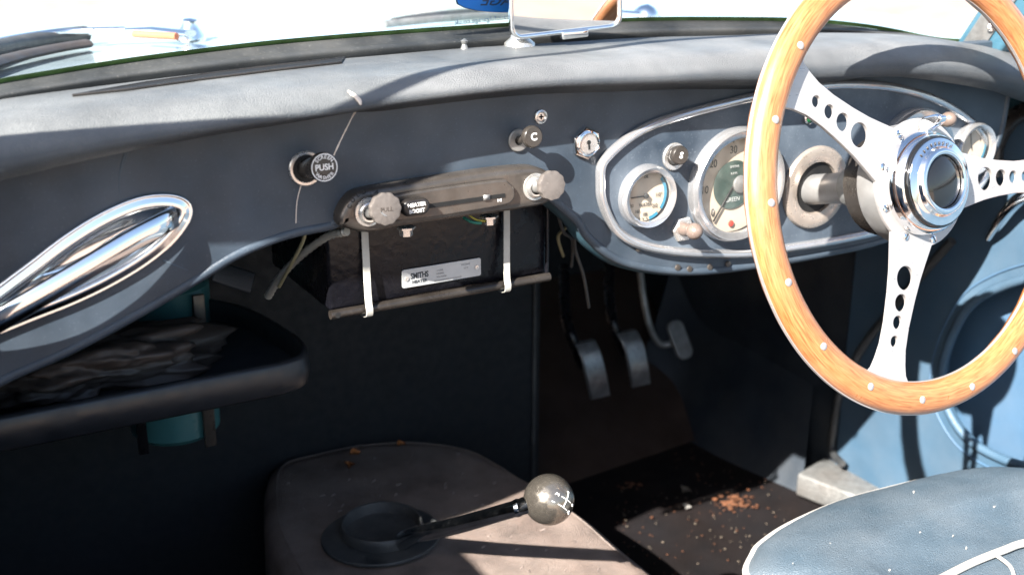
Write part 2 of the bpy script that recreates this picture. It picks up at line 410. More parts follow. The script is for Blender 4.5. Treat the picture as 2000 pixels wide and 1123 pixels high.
def rrect(w, h, r, n=5, c=(0, 0)):
    out = []
    for cx, cy, a in ((w/2-r, h/2-r, 0), (-w/2+r, h/2-r, 90), (-w/2+r, -h/2+r, 180), (w/2-r, -h/2+r, 270)):
        for k in range(n+1):
            t = math.radians(a+90*k/n); out.append((c[0]+cx+r*math.cos(t), c[1]+cy+r*math.sin(t)))
    return out
def disp(me, amp, scale, seed=0):
    from mathutils import noise
    for v in me.vertices:
        p = v.co*scale+Vector((seed, seed*1.7, 0))
        v.co += Vector((noise.noise(p), noise.noise(p+Vector((9, 3, 5))), noise.noise(p+Vector((2, 8, 1)))))*amp
    return me

# ================================================================== SETTING
def plane(x0, x1, y0, y1, z): return mesh([(x0, y0, z), (x1, y0, z), (x1, y1, z), (x0, y1, z)], [(0, 1, 2, 3)])
struct(link('ground', plane(-120, 120, -120, 120, -0.78), V['ground'], loc=(0, 0, -0.78), smooth=False))

# ------------------------------------------------------------------ car body
YW = lambda x: 0.135-0.30*x*x                  # windscreen base, bowed in plan
body = thing('open_sports_car', 'pale ice blue open car with its dark footwells, doors and bonnet', 'car', (0, 0.6, -0.5))
def bonnet_z(x, y):
    z = 0.176-0.03*(y-0.2)-0.02*max(0, y-0.9)**2*3
    z += 0.02*math.exp(-(x/0.22)**2)*sstep(0.35, 0.7, y)
    ax = abs(x)
    z += 0.035*math.exp(-((ax-0.62)/0.13)**2)*sstep(0.1, 0.8, y)
    z -= 0.6*max(0, ax-0.72)**2*8
    return z
rows = []
for i in range(49):
    x = -0.84+1.68*i/48
    rows.append([Vector((x, YW(x)+0.004+(1.55-YW(x))*(j/40), bonnet_z(x, YW(x)+(1.55-YW(x))*(j/40))-0.004)) for j in range(41)])
link('bonnet', grid(rows), V['paint'], body)
link('nose', box((-0.8, 1.5, -0.5), (0.8, 1.75, 0.05), 0.09, seg=5), V['paint'], body)
for s, nm in ((-1, 'wing'), (1, 'wing')):
    link(nm, box((s*0.70, 0.1, -0.5) if s > 0 else (-0.80, 0.1, -0.5), (0.80, 1.6, 0.10) if s > 0 else (-0.70, 1.6, 0.10), 0.04, seg=4), V['paint'], body)
# floor and footwells
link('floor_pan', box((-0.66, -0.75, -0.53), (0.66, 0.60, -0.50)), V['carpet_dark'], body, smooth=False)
BX = aty(1057, 700, 0.45).x
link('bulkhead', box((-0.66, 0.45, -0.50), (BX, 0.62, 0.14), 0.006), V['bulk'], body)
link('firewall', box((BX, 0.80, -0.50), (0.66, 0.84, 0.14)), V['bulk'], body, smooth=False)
# toe board slope of driver's footwell
tb = mesh([(BX+0.004, 0.46, -0.496), (0.64, 0.50, -0.496), (0.64, 0.80, -0.30), (BX+0.004, 0.80, -0.30)], [(0, 1, 2, 3)])
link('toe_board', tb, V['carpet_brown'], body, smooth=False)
# kick panel carpet strip along the side (curved fold)
kp = [at(1235, 740, 1, 0.62), at(1290, 830, 1, 0.56), at(1330, 882, 1, 0.50), at(1420, 930, 1, 0.40), at(1560, 1000, 1, 0.27)]
kpath = catmull(kp, 8)
link('carpet_edge', tube(kpath, 0.006, 8, flat=0.6), V['rubber'], body)
rows = []
for p in kpath:
    q = Vector((0.62, p.y+0.05, p.z+0.17))
    rows.append([p.lerp(q, t)+Vector((0, 0, 0.05*math.sin(t*PI)*-0.4)) for t in (0, .25, .5, .75, 1)])
link('side_carpet', grid(rows), V['kick'], body)
YF = at(1640, 800, 0, 0.62).y
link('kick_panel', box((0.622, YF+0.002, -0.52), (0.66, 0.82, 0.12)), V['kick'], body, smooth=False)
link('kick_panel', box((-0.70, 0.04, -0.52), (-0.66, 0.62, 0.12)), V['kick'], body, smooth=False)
link('sill', box((-0.76, -0.85, -0.52), (-0.66, 0.1, -0.34), 0.01), V['paint_blue'], body)
link('sill', box((0.66, -0.85, -0.52), (0.76, 0.1, -0.40), 0.01), V['kick'], body)
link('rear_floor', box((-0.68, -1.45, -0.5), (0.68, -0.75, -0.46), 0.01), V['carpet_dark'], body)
link('scuttle_side', box((0.60, -0.02, 0.09), (0.80, 0.16, 0.15), 0.012), V['paint_blue'], body)

# ------------------------------------------------------------------ transmission tunnel
TZ = -0.34
tun = thing('transmission_tunnel', 'low gearbox tunnel covered in faded brown carpet with rubber gaiter', 'tunnel', (-0.05, 0.1, -0.5))
oc = [at(*p, 2, TZ) for p in ((1262, 1112), (1200, 1062), (1140, 1010), (1050, 950), (1000, 921), (955, 893), (900, 872), (800, 861), (700, 868), (620, 884), (545, 908))]
outline = [Vector((oc[0].x, -0.9, TZ)), Vector((oc[0].x, -0.3, TZ))]+oc+[Vector((-0.19, 0.36, TZ)), Vector((-0.215, 0.25, TZ)), Vector((-0.225, 0.0, TZ)), Vector((-0.22, -0.5, TZ)), Vector((-0.22, -0.9, TZ))]
outline = [outline[0]]+catmull(outline[1:-1], 6)+[outline[-1]]
cen = Vector((-0.06, 0.1, TZ))
rows = []
for k, (off, dz) in enumerate(((-0.02, 0), (-0.004, -0.0015), (0.006, -0.008), (0.010, -0.02), (0.014, -0.16))):
    row = []
    for i, p in enumerate(outline):
        t = outline[min(i+1, len(outline)-1)]-outline[max(i-1, 0)]; nrm = Vector((t.y, -t.x, 0)).normalized()
        row.append(p+nrm*off+Vector((0, 0, dz)))
    rows.append(row)
bm = bmesh.new(); bm.from_mesh(grid(rows))
bm.verts.ensure_lookup_table()
top = [bm.verts[i] for i in range(len(outline))]
bm.faces.new(top); bmesh.ops.triangulate(bm, faces=[f for f in bm.faces if len(f.verts) > 4])
bmesh.ops.recalc_face_normals(bm, faces=bm.faces)
me = sharp(bm_mesh(bm), 0.7)
link('carpet_cover', me, V['carpet'], tun)
el = [p+Vector((0, 0, -0.004)) for p in outline[12:-2]]

# gaiter
gc = at(745, 1048, 2, TZ+0.004)
gfr = frame(gc, (0, 0, 1), up=Vector((0, 1, 0)))
link('gaiter_flange', curve_mesh([catmull([Vector(p+(0,)) for p in disc_loop(0.066, 18, ry=0.062)], 3, True)], 0.004, 0.0015, gfr), V['rubber'], tun)
gb = lathe([(0.0455, 0.003), (0.046, 0.008), (0.0450, 0.0145), (0.0437, 0.0165), (0.0418, 0.0160), (0.0408, 0.012), (0.0400, 0.0032), (0.020, 0.0022), (0.0, 0.0022)],
           gfr @ Matrix.Translation((0.003, 0.005, 0)), 64)
link('gaiter', gb, V['rubber'], tun)
link('gaiter_floor', lathe([(0.0398, 0.0038), (0, 0.0040)], gfr @ Matrix.Translation((0.003, 0.005, 0)), 48), V['black_gap'], tun)
# stitched edge of the cover and lint caught in the pile
inn = []
for i, p in enumerate(outline):
    t = outline[min(i+1, len(outline)-1)]-outline[max(i-1, 0)]; nrm = Vector((t.y, -t.x, 0)).normalized()
    inn.append(p+nrm*-0.006+Vector((0, 0, 0.0006)))
link('edge_stitching', tube(inn[8:], 0.0009, 6), V['carpet'], tun)
bm = bmesh.new()
for _ in range(260):
    q = at(random.uniform(560, 1250), random.uniform(880, 1120), 2, TZ+0.0008)
    if not (-0.19 < q.x < 0.085 and q.y < 0.40) or (Vector((q.x, q.y))-Vector((gc.x, gc.y))).length < 0.07: continue
    a_, l_ = random.uniform(0, PI), random.uniform(0.001, 0.004); dv = Vector((math.cos(a_), math.sin(a_), 0))*l_; n_v = Vector((-dv.y, dv.x, 0)).normalized()*0.00035
    vs_ = [bm.verts.new(q+k_) for k_ in (-dv-n_v, dv-n_v, dv+n_v+Vector((0, 0, .0006)), -dv+n_v+Vector((0, 0, .0006)))]
    bm.faces.new(vs_)
li = link('carpet_lint', bm_mesh(bm), V['lint'], tun, smooth=False); li['kind'] = 'stuff'

# ------------------------------------------------------------------ gear lever
lb = at(785, 1056, 2, TZ+0.014); kc = CAM+ray(1072, 975)*1.05
gl_ = thing('gear_lever', 'chromed gear lever with round metal ball knob engraved with the shift pattern', 'gear lever', lb)
neck = CAM+ray(1018, 990)*1.052
lp = [lb+Vector((0.006, 0.02, -0.012)), lb, lb.lerp(neck, 0.12)+Vector((0, 0, 0.003)), lb.lerp(neck, 0.5), neck, neck.lerp(kc, 0.4)]
link('shaft', tube(lp, [0.0110, 0.0068], 16, sub=5), V['lever'], gl_)
ax = (kc-neck).normalized()
fk = frame(neck, ax)
link('collar', lathe([(0.0, -.006), (0.0078, -0.006), (0.0085, -0.003), (0.0078, 0), (0.0085, 0.003), (0.0075, 0.006), (0.0, 0.006)], fk, 24), V['chrome'], gl_)
R = 0.0228
fk = frame(kc, ax)
kn = link('knob', lathe([(R*math.sin(t), -R*math.cos(t)) for t in [PI*i/24 for i in range(25)]], fk, 48), V['shift'], gl_)
# shift pattern wraps the outer face of the ball
pd = (CAM-kc).normalized(); pn = (RT*0.62+UP*0.12-FW*0.70).normalized()
pf = frame(kc, pn, roll=0.75)
def on_ball(x, y): 
    v = Vector((x, y, math.sqrt(max(1e-8, R*R-x*x-y*y)))); return pf @ (v*(1+0.0003/R))
def stroke(pts):
    Q = []
    for a, b in zip(pts, pts[1:]):
        for k in range(6): Q.append(on_ball(a[0]+(b[0]-a[0])*k/6, a[1]+(b[1]-a[1])*k/6))
    Q.append(on_ball(*pts[-1])); return tube(Q, 0.00042, 6)
s = 0.0072
link('shift_pattern', joined([stroke([(-s, s*.8), (-s, -s*.8)]), stroke([(0, s*.8), (0, -s*.8)]), stroke([(-s, 0), (s, 0)]), stroke([(s, s*.2), (s, 0)]),
     stroke([(-s, s*1.25), (-s, s*1.6)]), stroke([(-s-.001, -s*1.2), (-s+.001, -s*1.25), (-s-.001, -s*1.6), (-s+.001, -s*1.6)]),
     stroke([(-.001, s*1.6), (.001, s*1.5), (0, s*1.35), (.001, s*1.25), (-.001, s*1.2)]), stroke([(.0005, -s*1.2), (-.001, -s*1.45), (.001, -s*1.45)])]), V['white'], kn)

# ================================================================== DASHBOARD
dash = thing('dashboard', 'dark navy padded vinyl dashboard with inset oval instrument panel', 'dashboard', (0, 0, 0))
# lower edge of the fascia, measured along its line
lowp = [(p.x, p.z) for p in (aty(*q) for q in ((0, 748), (130, 690), (280, 610), (390, 545), (470, 497), (560, 462), (650, 443)))]
cenp = [(-0.225, 0.084), (-0.12, 0.088), (-0.05, 0.088)]
rtp = [(p.x, p.z) for p in (aty(*q) for q in ((1120, 425), (1150, 465), (1200, 505), (1260, 525), (1350, 533), (1450, 524), (1600, 500), (1730, 470)))]
right = [(0.45, 0.0), (0.50, 0.022), (0.535, 0.055), (0.548, 0.09), (0.55, 0.16)]
left = [(-0.64, -0.06), (-0.56, -0.028)]
low = [Vector((a, b, 0)) for a, b in left+lowp+cenp+rtp+right]
lowc = catmull(low, 5)
topz = 0.185
fo = [(p.x, p.y) for p in lowc]+[(0.55, topz), (-0.64, topz)]
FY = 0.0
ffr = dash_frame(0, 0, 0.012)
def shrink(loop, d, c):
    out = []; N = len(loop)
    for i, p in enumerate(loop):
        t = (loop[(i+1) % N]-loop[i-1]).normalized(); n_ = Vector((-t.y, t.x, 0))
        if (c-p).dot(n_) < 0: n_ = -n_
        out.append(p+n_*d)
    return out
ho = [(378, 407), (362, 386), (325, 377), (267, 384), (196, 414), (125, 458), (60, 508), (0, 553), (-60, 600), (-92, 645), (-96, 676), (-66, 684), (0, 656), (71, 627), (142, 599), (214, 565), (285, 523), (338, 480), (372, 436)]
hp = [aty(x, y, -0.003) for x, y in ho]
hc = catmull([Vector((p.x, p.z, 0)) for p in hp], 4, True)
cx = sum(p.x for p in hc)/len(hc); cz = sum(p.y for p in hc)/len(hc)
hcen = Vector((cx, cz, 0))
link('fascia', curve_mesh([fo, [(p.x, p.y) for p in shrink(hc, 0.0100, hcen)]], 0.012, 0.003, ffr), V['fascia'], dash)
edge = [Vector((p.x, 0.002, p.y+0.001)) for p in lowc]
link('lower_edge_binding', tube(edge, 0.0042, 10), V['fascia'], dash)
rows = [[Vector((p.x, 0.004+0.024*k/3, p.y-0.002-0.004*math.sin(k/3*PI)-0.003*k/3)) for k in range(4)] for p in lowc]
link('lower_flange', grid(rows), V['teal_edge'], dash)

for pts_, wd_ in ((((247, 292), (238, 318), (233, 350), (234, 386)), 0.0009), (((253, 291), (245, 312), (238, 335)), 0.0006), (((318, 508), (340, 517), (368, 528)), 0.0008)):
    P_ = [aty(x, y, 0.0002) for x, y in pts_]
    link('scuff_mark', tube(P_, [wd_, wd_*0.3], 6, sub=5), V['scuff'], dash)

# padded roll -------------------------------------------------------
zb = sorted((p.x, p.z) for p in (aty(*q, -0.03) for q in ((0, 356), (107, 326), (214, 303), (392, 264), (499, 249), (620, 233), (800, 208), (1000, 182), (1250, 172), (1400, 170), (1556, 166), (1700, 157), (1800, 154), (1893, 168), (1946, 180))))
ztf = lambda x: YW(x)-0.006
zt = sorted((p.x, p.z) for p in (atf(*q, ztf) for q in ((0, 200), (249, 160), (499, 132), (700, 112), (903, 95), (1100, 82), (1300, 73), (1514, 68), (1620, 66), (1763, 73), (1884, 94), (1977, 114))))
def roll_section(x):
    zs = smooth(zb, x, 0.04); z1 = smooth(zt, x, 0.04); yw = YW(x)
    if x < zb[0][0]: zs = zb[0][1]-(zb[0][0]-x)*0.22
    if x > zb[-1][0]: zs = zb[-1][1]-(x-zb[-1][0])*0.30
    if x > zt[-1][0]: z1 = zt[-1][1]-(x-zt[-1][0])*0.2
    if x < zt[0][0]: z1 = zt[0][1]-(zt[0][0]-x)*0.12
    soft = sstep(-0.30, -0.18, x)*(1-sstep(0.26, 0.42, x))
    o = 0.046-0.010*soft
    H = max(z1-zs, 0.02)
    k = max(0.25, min(1, (yw-0.01)/0.11))
    P = [(0.004, zs-0.010*soft+0.012*(1-soft)), (-0.18*o, zs-0.003*soft+0.006*(1-soft)), (-0.60*o, zs+0.004*soft), (-0.93*o, zs+0.16*H),
         (-1.0*o, zs+0.42*H), (-0.78*o, zs+0.74*H), (-0.25*o, zs+1.0*H+0.002), (0.035*k, z1+0.004), (yw-0.03*k, z1+0.003), (yw+0.012, z1-0.004)]
    return [Vector((x, a, b)) for a, b in P]
NX = 150
rows = [catmull(roll_section(-0.66+1.34*i/NX), 5) for i in range(NX+1)]
rme = grid(rows)
# puckers along the underside on the left
from mathutils import noise as _n
for v in rme.vertices:
    if v.co.y < -0.01 and v.co.x < -0.2:
        f = sstep(-0.01, -0.03, v.co.y)*sstep(-0.2, -0.34, v.co.x)*(1-sstep(0.17, 0.195, v.co.z))
        v.co.y += 0.0009*f*math.sin(v.co.x*420+3*_n.noise(v.co*30))*_n.noise(v.co*14+Vector((3, 1, 2)))*2
    v.co.z += 0.0012*_n.noise(v.co*9)
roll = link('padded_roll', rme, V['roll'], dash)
bmr = bmesh.new(); bmr.from_mesh(roll.data); bvh = BVHTree.FromBMesh(bmr)
def on_roll(px, py, lift=0.0):
    d = ray(px, py).normalized(); h = bvh.ray_cast(CAM, d)
    if h[0] is None: return None, None
    nn = h[1] if h[1].dot(d) < 0 else -h[1]
    return h[0]+nn*lift, nn
# demister slot
up_ = [(142, 189), (285, 164), (427, 144), (570, 127), (700, 112), (800, 103), (896, 94)]
lo_ = [(142, 189.5), (249, 178), (392, 158), (534, 140), (700, 121), (800, 109), (896, 96)]
def pint(P, t):
    k = t*(len(P)-1); i = min(int(k), len(P)-2); f = k-i
    return (P[i][0]+(P[i+1][0]-P[i][0])*f, P[i][1]+(P[i+1][1]-P[i][1])*f)
rows = []
for i in range(61):
    a_, b_ = pint(up_, i/60), pint(lo_, i/60)
    r_ = [on_roll(a_[0]+(b_[0]-a_[0])*k/4, a_[1]+(b_[1]-a_[1])*k/4, 0.0010)[0] for k in range(5)]
    if all(q is not None for q in r_): rows.append(r_)
if len(rows) > 10:
    link('demister_slot', grid(rows), V['black_gap'], dash)
    link('slot_lip', tube([r[4] for r in rows], 0.0012, 6), V['bakelite'], dash)
    link('slot_lip', tube([r[0] for r in rows], 0.0009, 6), V['bakelite'], dash)
else: print('SLOT MISSED', len(rows))

# oval instrument panel --------------------------------------------
ov = [(1174, 360), (1175, 328), (1188, 306), (1223, 275), (1268, 248), (1332, 226), (1412, 205), (1475, 190), (1540, 177), (1603, 169), (1656, 166), (1727, 169), (1799, 185), (1852, 207), (1906, 246), (1930, 281), (1934, 306),
      (1925, 345), (1895, 385), (1850, 412), (1790, 434), (1714, 453), (1621, 472), (1525, 487), (1460, 496), (1364, 495), (1300, 489), (1252, 478), (1220, 462), (1198, 440), (1182, 408), (1175, 383)]
ovp = [aty(x, y, -0.004) for x, y in ov]
ovc = catmull([Vector((p.x, p.z, 0)) for p in ovp], 4, True)
link('instrument_panel', curve_mesh([[(p.x, p.y) for p in ovc]], 0.0025, 0.0005, dash_frame(0, 0, -0.0003)), V['panel'], dash)
link('panel_trim', tube([Vector((p.x, -0.0030, p.y)) for p in ovc], 0.0046, 14, closed=True), V['bright'], dash)


# ---------------- gauges
def gauge(name, label, x, z, R, rim, depth, big=False):
    fr = dash_frame(x, z, -0.002)
    face = link(name, lathe([(R-rim+0.001, -depth), (0.0, -depth)], fr, 48), V['cream'], dash, loc=(x, -0.002, z))
    face['label'] = label
    link('housing', lathe([(R-rim+0.0012, -depth), (R-rim+0.0012, 0.009)], fr, 48), V['black'], face)
    link('bezel', lathe([(R, 0), (R+0.0002, 0.006), (R-0.0012, 0.010), (R-rim*0.3, 0.0125), (R-rim*0.8, 0.0112), (R-rim, 0.010), (R-rim, 0.007)], fr, 64), V['bright'], face)
    link('lens', lathe([(R-rim, 0.0102), (0.0, 0.0106)], fr, 48), V['lens'], face)
    return face, fr @ Matrix.Translation((0, 0, -depth+0.0006))
def sec(px, py): p = aty(px, py); return p.x, p.z
def tick(f, r0, r1, wd, a):
    return box((r0, -wd/2, 0), (r1, wd/2, 0.0003), fr=f @ Matrix.Rotation(a, 4, 'Z'))
def place(f, r, a, rot=0): return f @ Matrix.Translation((r*math.cos(a), r*math.sin(a), 0.0002)) @ Matrix.Rotation(rot, 4, 'Z')

# rev counter
g, f = gauge('rev_counter', 'large cream rev counter with chrome bezel and grey green centre', 0.1713, 0.0701, 0.0555, 0.0100, -0.0015)
f = f @ Matrix.Translation((-0.003, 0, 0))
ms = []
for k in range(7):
    a = math.radians(228-45*k)
    ms.append(text_mesh(str(k*10) if k else '0', 0.0105, place(f, 0.0335, a), sx=0.85, bold=0.0001))
for k in range(61):
    if k % 5 == 0: ms.append(tick(f, 0.0405, 0.0435, 0.0006 if k % 10 else 0.0009, math.radians(228-4.5*k)))
link('numerals', joined(ms), V['ink'], g)
link('dial_centre', lathe([(0.0235, 0.0004), (0.0235, 0.0008), (0, 0.0008)], f, 40), V['dial_dark'], g)
link('centre_print', joined([text_mesh('GREEN', 0.0062, place(f, 0.0145, -PI/2) @ Matrix.Translation((0, 0, .001)), sx=0.9)]), V['pale_ink'], g)
link('maker_print', joined([text_mesh('SMITHS', 0.0034, place(f, 0.0175, PI/2) @ Matrix.Translation((0, 0, .001))),
                             text_mesh('R.P.M.', 0.0032, place(f, 0.011, PI/2) @ Matrix.Translation((0, 0, .001)))]), V['pale_ink'], g)
link('red_mark', joined([tick(f, 0.029, 0.043, 0.0012, math.radians(-8))]), V['red'], g)
link('small_print', joined([text_mesh('REVS', 0.0055, place(f, 0.030, math.radians(42)), sx=0.8)]), V['ink'], g)
hubf = f @ Matrix.Translation((0.0, 0, 0.003))
link('needle_cap', lathe([(0.0085, 0), (0.0085, 0.0016), (0.0075, 0.0024), (0, 0.0026)], f @ Matrix.Translation((0.0075, 0, 0.0012)), 32), V['zinc'], g)
link('needle', box((0.002, -0.0008, 0.0012), (0.040, 0.0008, 0.002), fr=f @ Matrix.Rotation(math.radians(236), 4, 'Z')), V['ink'], g)
link('warning_lamp', lathe([(0.0032, 0.0005), (0.003, 0.0012), (0, 0.0018)], place(f, 0.038, -PI/2), 20), V['red'], g)

# water gauge
g, f = gauge('water_gauge', 'small cream water temperature gauge with cyan arc at its edge', 0.067, 0.0715, 0.0294, 0.0066, -0.0015)
ms = [text_mesh('WATER', 0.0052, place(f, 0.0085, -PI/2), sx=0.8), text_mesh('110\u00b0', 0.0052, place(f, 0.0145, math.radians(-3)), sx=0.75),
      text_mesh('212', 0.0050, place(f, 0.0150, math.radians(-45)), sx=0.8), text_mesh('185', 0.0046, place(f, 0.0175, -PI/2), sx=0.8),
      text_mesh('160', 0.0046, place(f, 0.0165, math.radians(-122)), sx=0.8), text_mesh('30', 0.0046, place(f, 0.0170, math.radians(-152)), sx=0.8),
      text_mesh('OIL', 0.0040, place(f, 0.0175, PI/2), sx=0.8)]
for k in range(15): ms.append(tick(f, 0.0205, 0.0222, 0.0004, math.radians(195+k*11.5)))
link('numerals', joined(ms), V['ink'], g)
link('needle', box((0.0, -0.0006, 0.001), (0.0165, 0.0006, 0.0016), fr=f @ Matrix.Rotation(math.radians(180), 4, 'Z')), V['ink'], g)
link('needle_cap', lathe([(0.0026, 0.0006), (0.0022, 0.0026), (0, 0.003)], f, 20), V['ink'], g)
def arc(f, r0, r1, a0, a1, h=0.0004):
    n = 20
    return grid([[f @ Vector((r*math.cos(math.radians(a0+(a1-a0)*k/n)), r*math.sin(math.radians(a0+(a1-a0)*k/n)), h)) for r in (r0, r1)] for k in range(n+1)])
link('cyan_arc', joined([arc(f, 0.0205, 0.0236, -38, 42), arc(f, 0.0205, 0.0236, -78, -52)]), V['cyan'], g)

# speedometer, mostly behind the wheel hub
g, f = gauge('speedometer', 'large cream speedometer half hidden behind the steering wheel hub', 0.4066, 0.0686, 0.0555, 0.0100, -0.0015)
ms = [text_mesh(str(20*k), 0.0095, place(f, 0.0335, math.radians(228-38*k)), sx=0.8) for k in range(8)]
ms += [tick(f, 0.0405, 0.0435, 0.0007, math.radians(228-9.5*k)) for k in range(29)]
link('numerals', joined(ms), V['ink'], g)
link('dial_centre', lathe([(0.0235, 0.0004), (0.0235, 0.0008), (0, 0.0008)], f, 40), V['dial_dark'], g)
link('needle', box((0.0, -0.0008, 0.0012), (0.040, 0.0008, 0.002), fr=f @ Matrix.Rotation(math.radians(232), 4, 'Z')), V['ink'], g)
# fuel gauge
g, f = gauge('fuel_gauge', 'small cream fuel gauge at the right end of the oval panel', 0.4957, 0.0717, 0.0294, 0.0066, -0.0015)
link('numerals', joined([text_mesh('FUEL', 0.0048, place(f, 0.009, -PI/2), sx=0.8), text_mesh('E', 0.005, place(f, 0.016, math.radians(150))), text_mesh('F', 0.005, place(f, 0.016, math.radians(30)))]
     + [tick(f, 0.0195, 0.0215, 0.0005, math.radians(30+30*k)) for k in range(5)]), V['ink'], g)
link('needle', box((0.0, -0.0006, 0.001), (0.0175, 0.0006, 0.0016), fr=f @ Matrix.Rotation(math.radians(105), 4, 'Z')), V['ink'], g)
link('cyan_arc', joined([arc(f, 0.0205, 0.0236, -60, 50)]), V['cyan'], g)

# ---------------- knobs and switches
def ring_on(fr, r0, r1, h, m, parent, name, n=40):
    return link(name, lathe([(r1, 0), (r1, h*0.6), (r1-0.0008, h), (r0+0.0006, h), (r0, h*0.6), (r0, 0)], fr, n), m, parent)
def pull(name, label, basepx, rb, facepx, rf, len_, stem_r, kmat, pmat, hole=None, y0=-0.0005):
    b = aty(*basepx, y0)
    fr = dash_frame(b.x, b.z, y0)
    top = aty(*facepx, -len_)
    nrm = Vector((top.x-b.x, -len_, top.z-b.z)).normalized()
    nrm = (nrm*0.35+Vector((0, -1, 0))*0.65).normalized()
    k = link(name, lathe([(rf*0.45, -0.008), (rf*0.7, -0.007), (rf*0.96, -0.0045), (rf, -0.002), (rf*0.97, 0), (rf*0.86, 0.0012), (0, 0.0016)], frame(top, nrm), 40), kmat, dash, loc=b)
    k['label'] = label
    ring_on(fr, hole or stem_r, rb, 0.002, pmat, k, 'mounting_ring')
    if hole: link('socket', lathe([(hole, 0.0012), (0, 0.0008)], fr, 30), V['black_gap'], k)
    link('stem', tube([b, b.lerp(top, 0.4), top-nrm*0.006], stem_r, 16), kmat if name != 'washer_button' else V['bakelite'], k)
    return k, frame(top, nrm)
k, ff = pull('washer_button', 'black push button with white ring and PUSH lettering', (597, 329), 0.0138, (632, 327), 0.0112, 0.030, 0.0078, V['bakelite'], V['chrome_worn'], hole=0.0105)
ff = ff @ Matrix.Translation((0, 0, 0.0017))
ms = [arc(ff, 0.0098, 0.0106, 0, 360, 0.0001), text_mesh('PUSH', 0.0066, ff, sx=0.95, bold=0.00012)]
for txt, r, a0, sgn in (('SCREEN', 0.0078, 90, -1), ('WASHER', 0.0078, -90, 1)):
    for i, ch in enumerate(txt):
        a = a0+sgn*(i-2.5)*19
        ms.append(text_mesh(ch, 0.0038, place(ff, r, math.radians(a), math.radians(a-90 if sgn < 0 else a+90)), bold=0.00005))
link('lettering', joined(ms), V['white'], k)
k, ff = pull('choke_knob', 'black pull knob marked C beside a plain round plate', (1012, 274), 0.0098, (1041, 268), 0.0094, 0.024, 0.0035, V['bakelite'], V['zinc'])
link('lettering', joined([text_mesh('C', 0.0085, ff @ Matrix.Translation((0, 0.0, 0.0017)), bold=0.0002)]), V['white'], k)
k, ff = pull('starter_button', 'brown black cylinder push button marked S on a chrome ring', (1316, 306), 0.0128, (1329, 304), 0.0088, 0.019, 0.0078, V['bakelite'], V['chrome_worn'], y0=-0.003)
link('lettering', joined([text_mesh('S', 0.0078, ff @ Matrix.Translation((0, 0, 0.0017)) @ Matrix.Rotation(-0.3, 4, 'Z'), bold=0.0002)]), V['white'], k)
def toggle(base, tip, label, rr=0.0078, ln=0.03):
    b = aty(*base, -0.003); t = aty(*tip, -ln)
    fr = dash_frame(b.x, b.z, -0.003)
    d = (t-b).normalized(); ff = frame(b, d); L = (t-b).length
    prof = [(0.0065, 0.0), (0.0062, L*0.45), (0.005, L*0.62)]+[(rr*math.sin(a), L-rr*math.cos(a)*1.15) for a in [0.7+(PI-0.7)*i/10 for i in range(11)]]
    s = link('toggle_switch', lathe(prof, ff, 28), V['brown_knob'], dash, loc=b); s['label'] = label
    link('hex_nut', lathe([(0.0125, 0), (0.0125, 0.003), (0.0112, 0.004), (0.006, 0.004)], fr, 6), V['chrome_worn'], s, smooth=False)
toggle((1332, 447), (1356, 452), 'brown toggle switch with hexagon nut under the rev counter')
toggle((1815, 248), (1852, 234), 'brown toggle switch at the upper right of the oval panel')
# pale screw with cup washer above the choke
p = aty(1055, 228); fr = dash_frame(p.x, p.z, -0.0005)
s = link('cup_screw', lathe([(0.0062, 0), (0.0060, 0.0016), (0.0045, 0.0022), (0.0034, 0.0010), (0, 0.0012)], fr, 28), V['chrome_worn'], dash, loc=p)
link('cross_slot', joined([box((-0.0022, -0.0005, 0.0012), (0.0022, 0.0005, 0.0016), fr=fr), box((-0.0005, -0.0022, 0.0012), (0.0005, 0.0022, 0.0016), fr=fr)]), V['black_gap'], s)
# ignition lock
p = aty(1143, 279); fr = dash_frame(p.x, p.z, -0.0005, roll=0.1)
s = link('ignition_lock', lathe([(0.0147, 0), (0.0147, 0.003), (0.0133, 0.0042), (0.0108, 0.0042), (0.0108, 0.003)], fr, 6, a0=PI/6), V['chrome'], dash, loc=p, smooth=False)
s['label'] = 'chrome hexagon nut round the keyhole'
link('lock_ring', lathe([(0.0112, 0.0038), (0.0112, 0.0058), (0.0098, 0.0064), (0.0090, 0.0058), (0.0088, 0.005)], fr, 36), V['chrome'], s)
link('lock_barrel', lathe([(0.0088, 0.004), (0.0086, 0.0052), (0, 0.0054)], fr, 36), V['chrome_worn'], s)
link('keyhole', joined([lathe([(0.0020, 0.0056), (0, 0.0057)], fr @ Matrix.Translation((0, 0.0012, 0)), 16), box((-0.0008, -0.0052, 0.0054), (0.0008, 0.001, 0.0058), fr=fr)]), V['black_gap'], s)
# indicator lamps
for (px, py), nm, m_ in (((1574, 228), 'indicator_lamp', 'green_lens'), ((1812, 226), 'indicator_lamp', 'green_lens')):
    p = aty(px, py); fr = dash_frame(p.x, p.z, -0.002)
    s = link(nm, lathe([(0.0068, 0), (0.0068, 0.004), (0.0055, 0.005), (0.005, 0.0035)], fr, 28), V['chrome'], dash, loc=p)
    link('lens', lathe([(0.0052, 0.0035), (0.004, 0.0048), (0, 0.0055)], fr, 20), V[m_], s)
# small screws under the edge of the panel
for px, py in ((1250, 487), (1327, 524), (1390, 523), (1425, 517), (1350, 527)):
    p = aty(px, py, -0.004); fr = dash_frame(p.x, p.z, -0.001)
    link('edge_screw', lathe([(0.0032, 0), (0.0028, 0.0014), (0, 0.0018)], fr, 16), V['ctrl'], dash, loc=p)

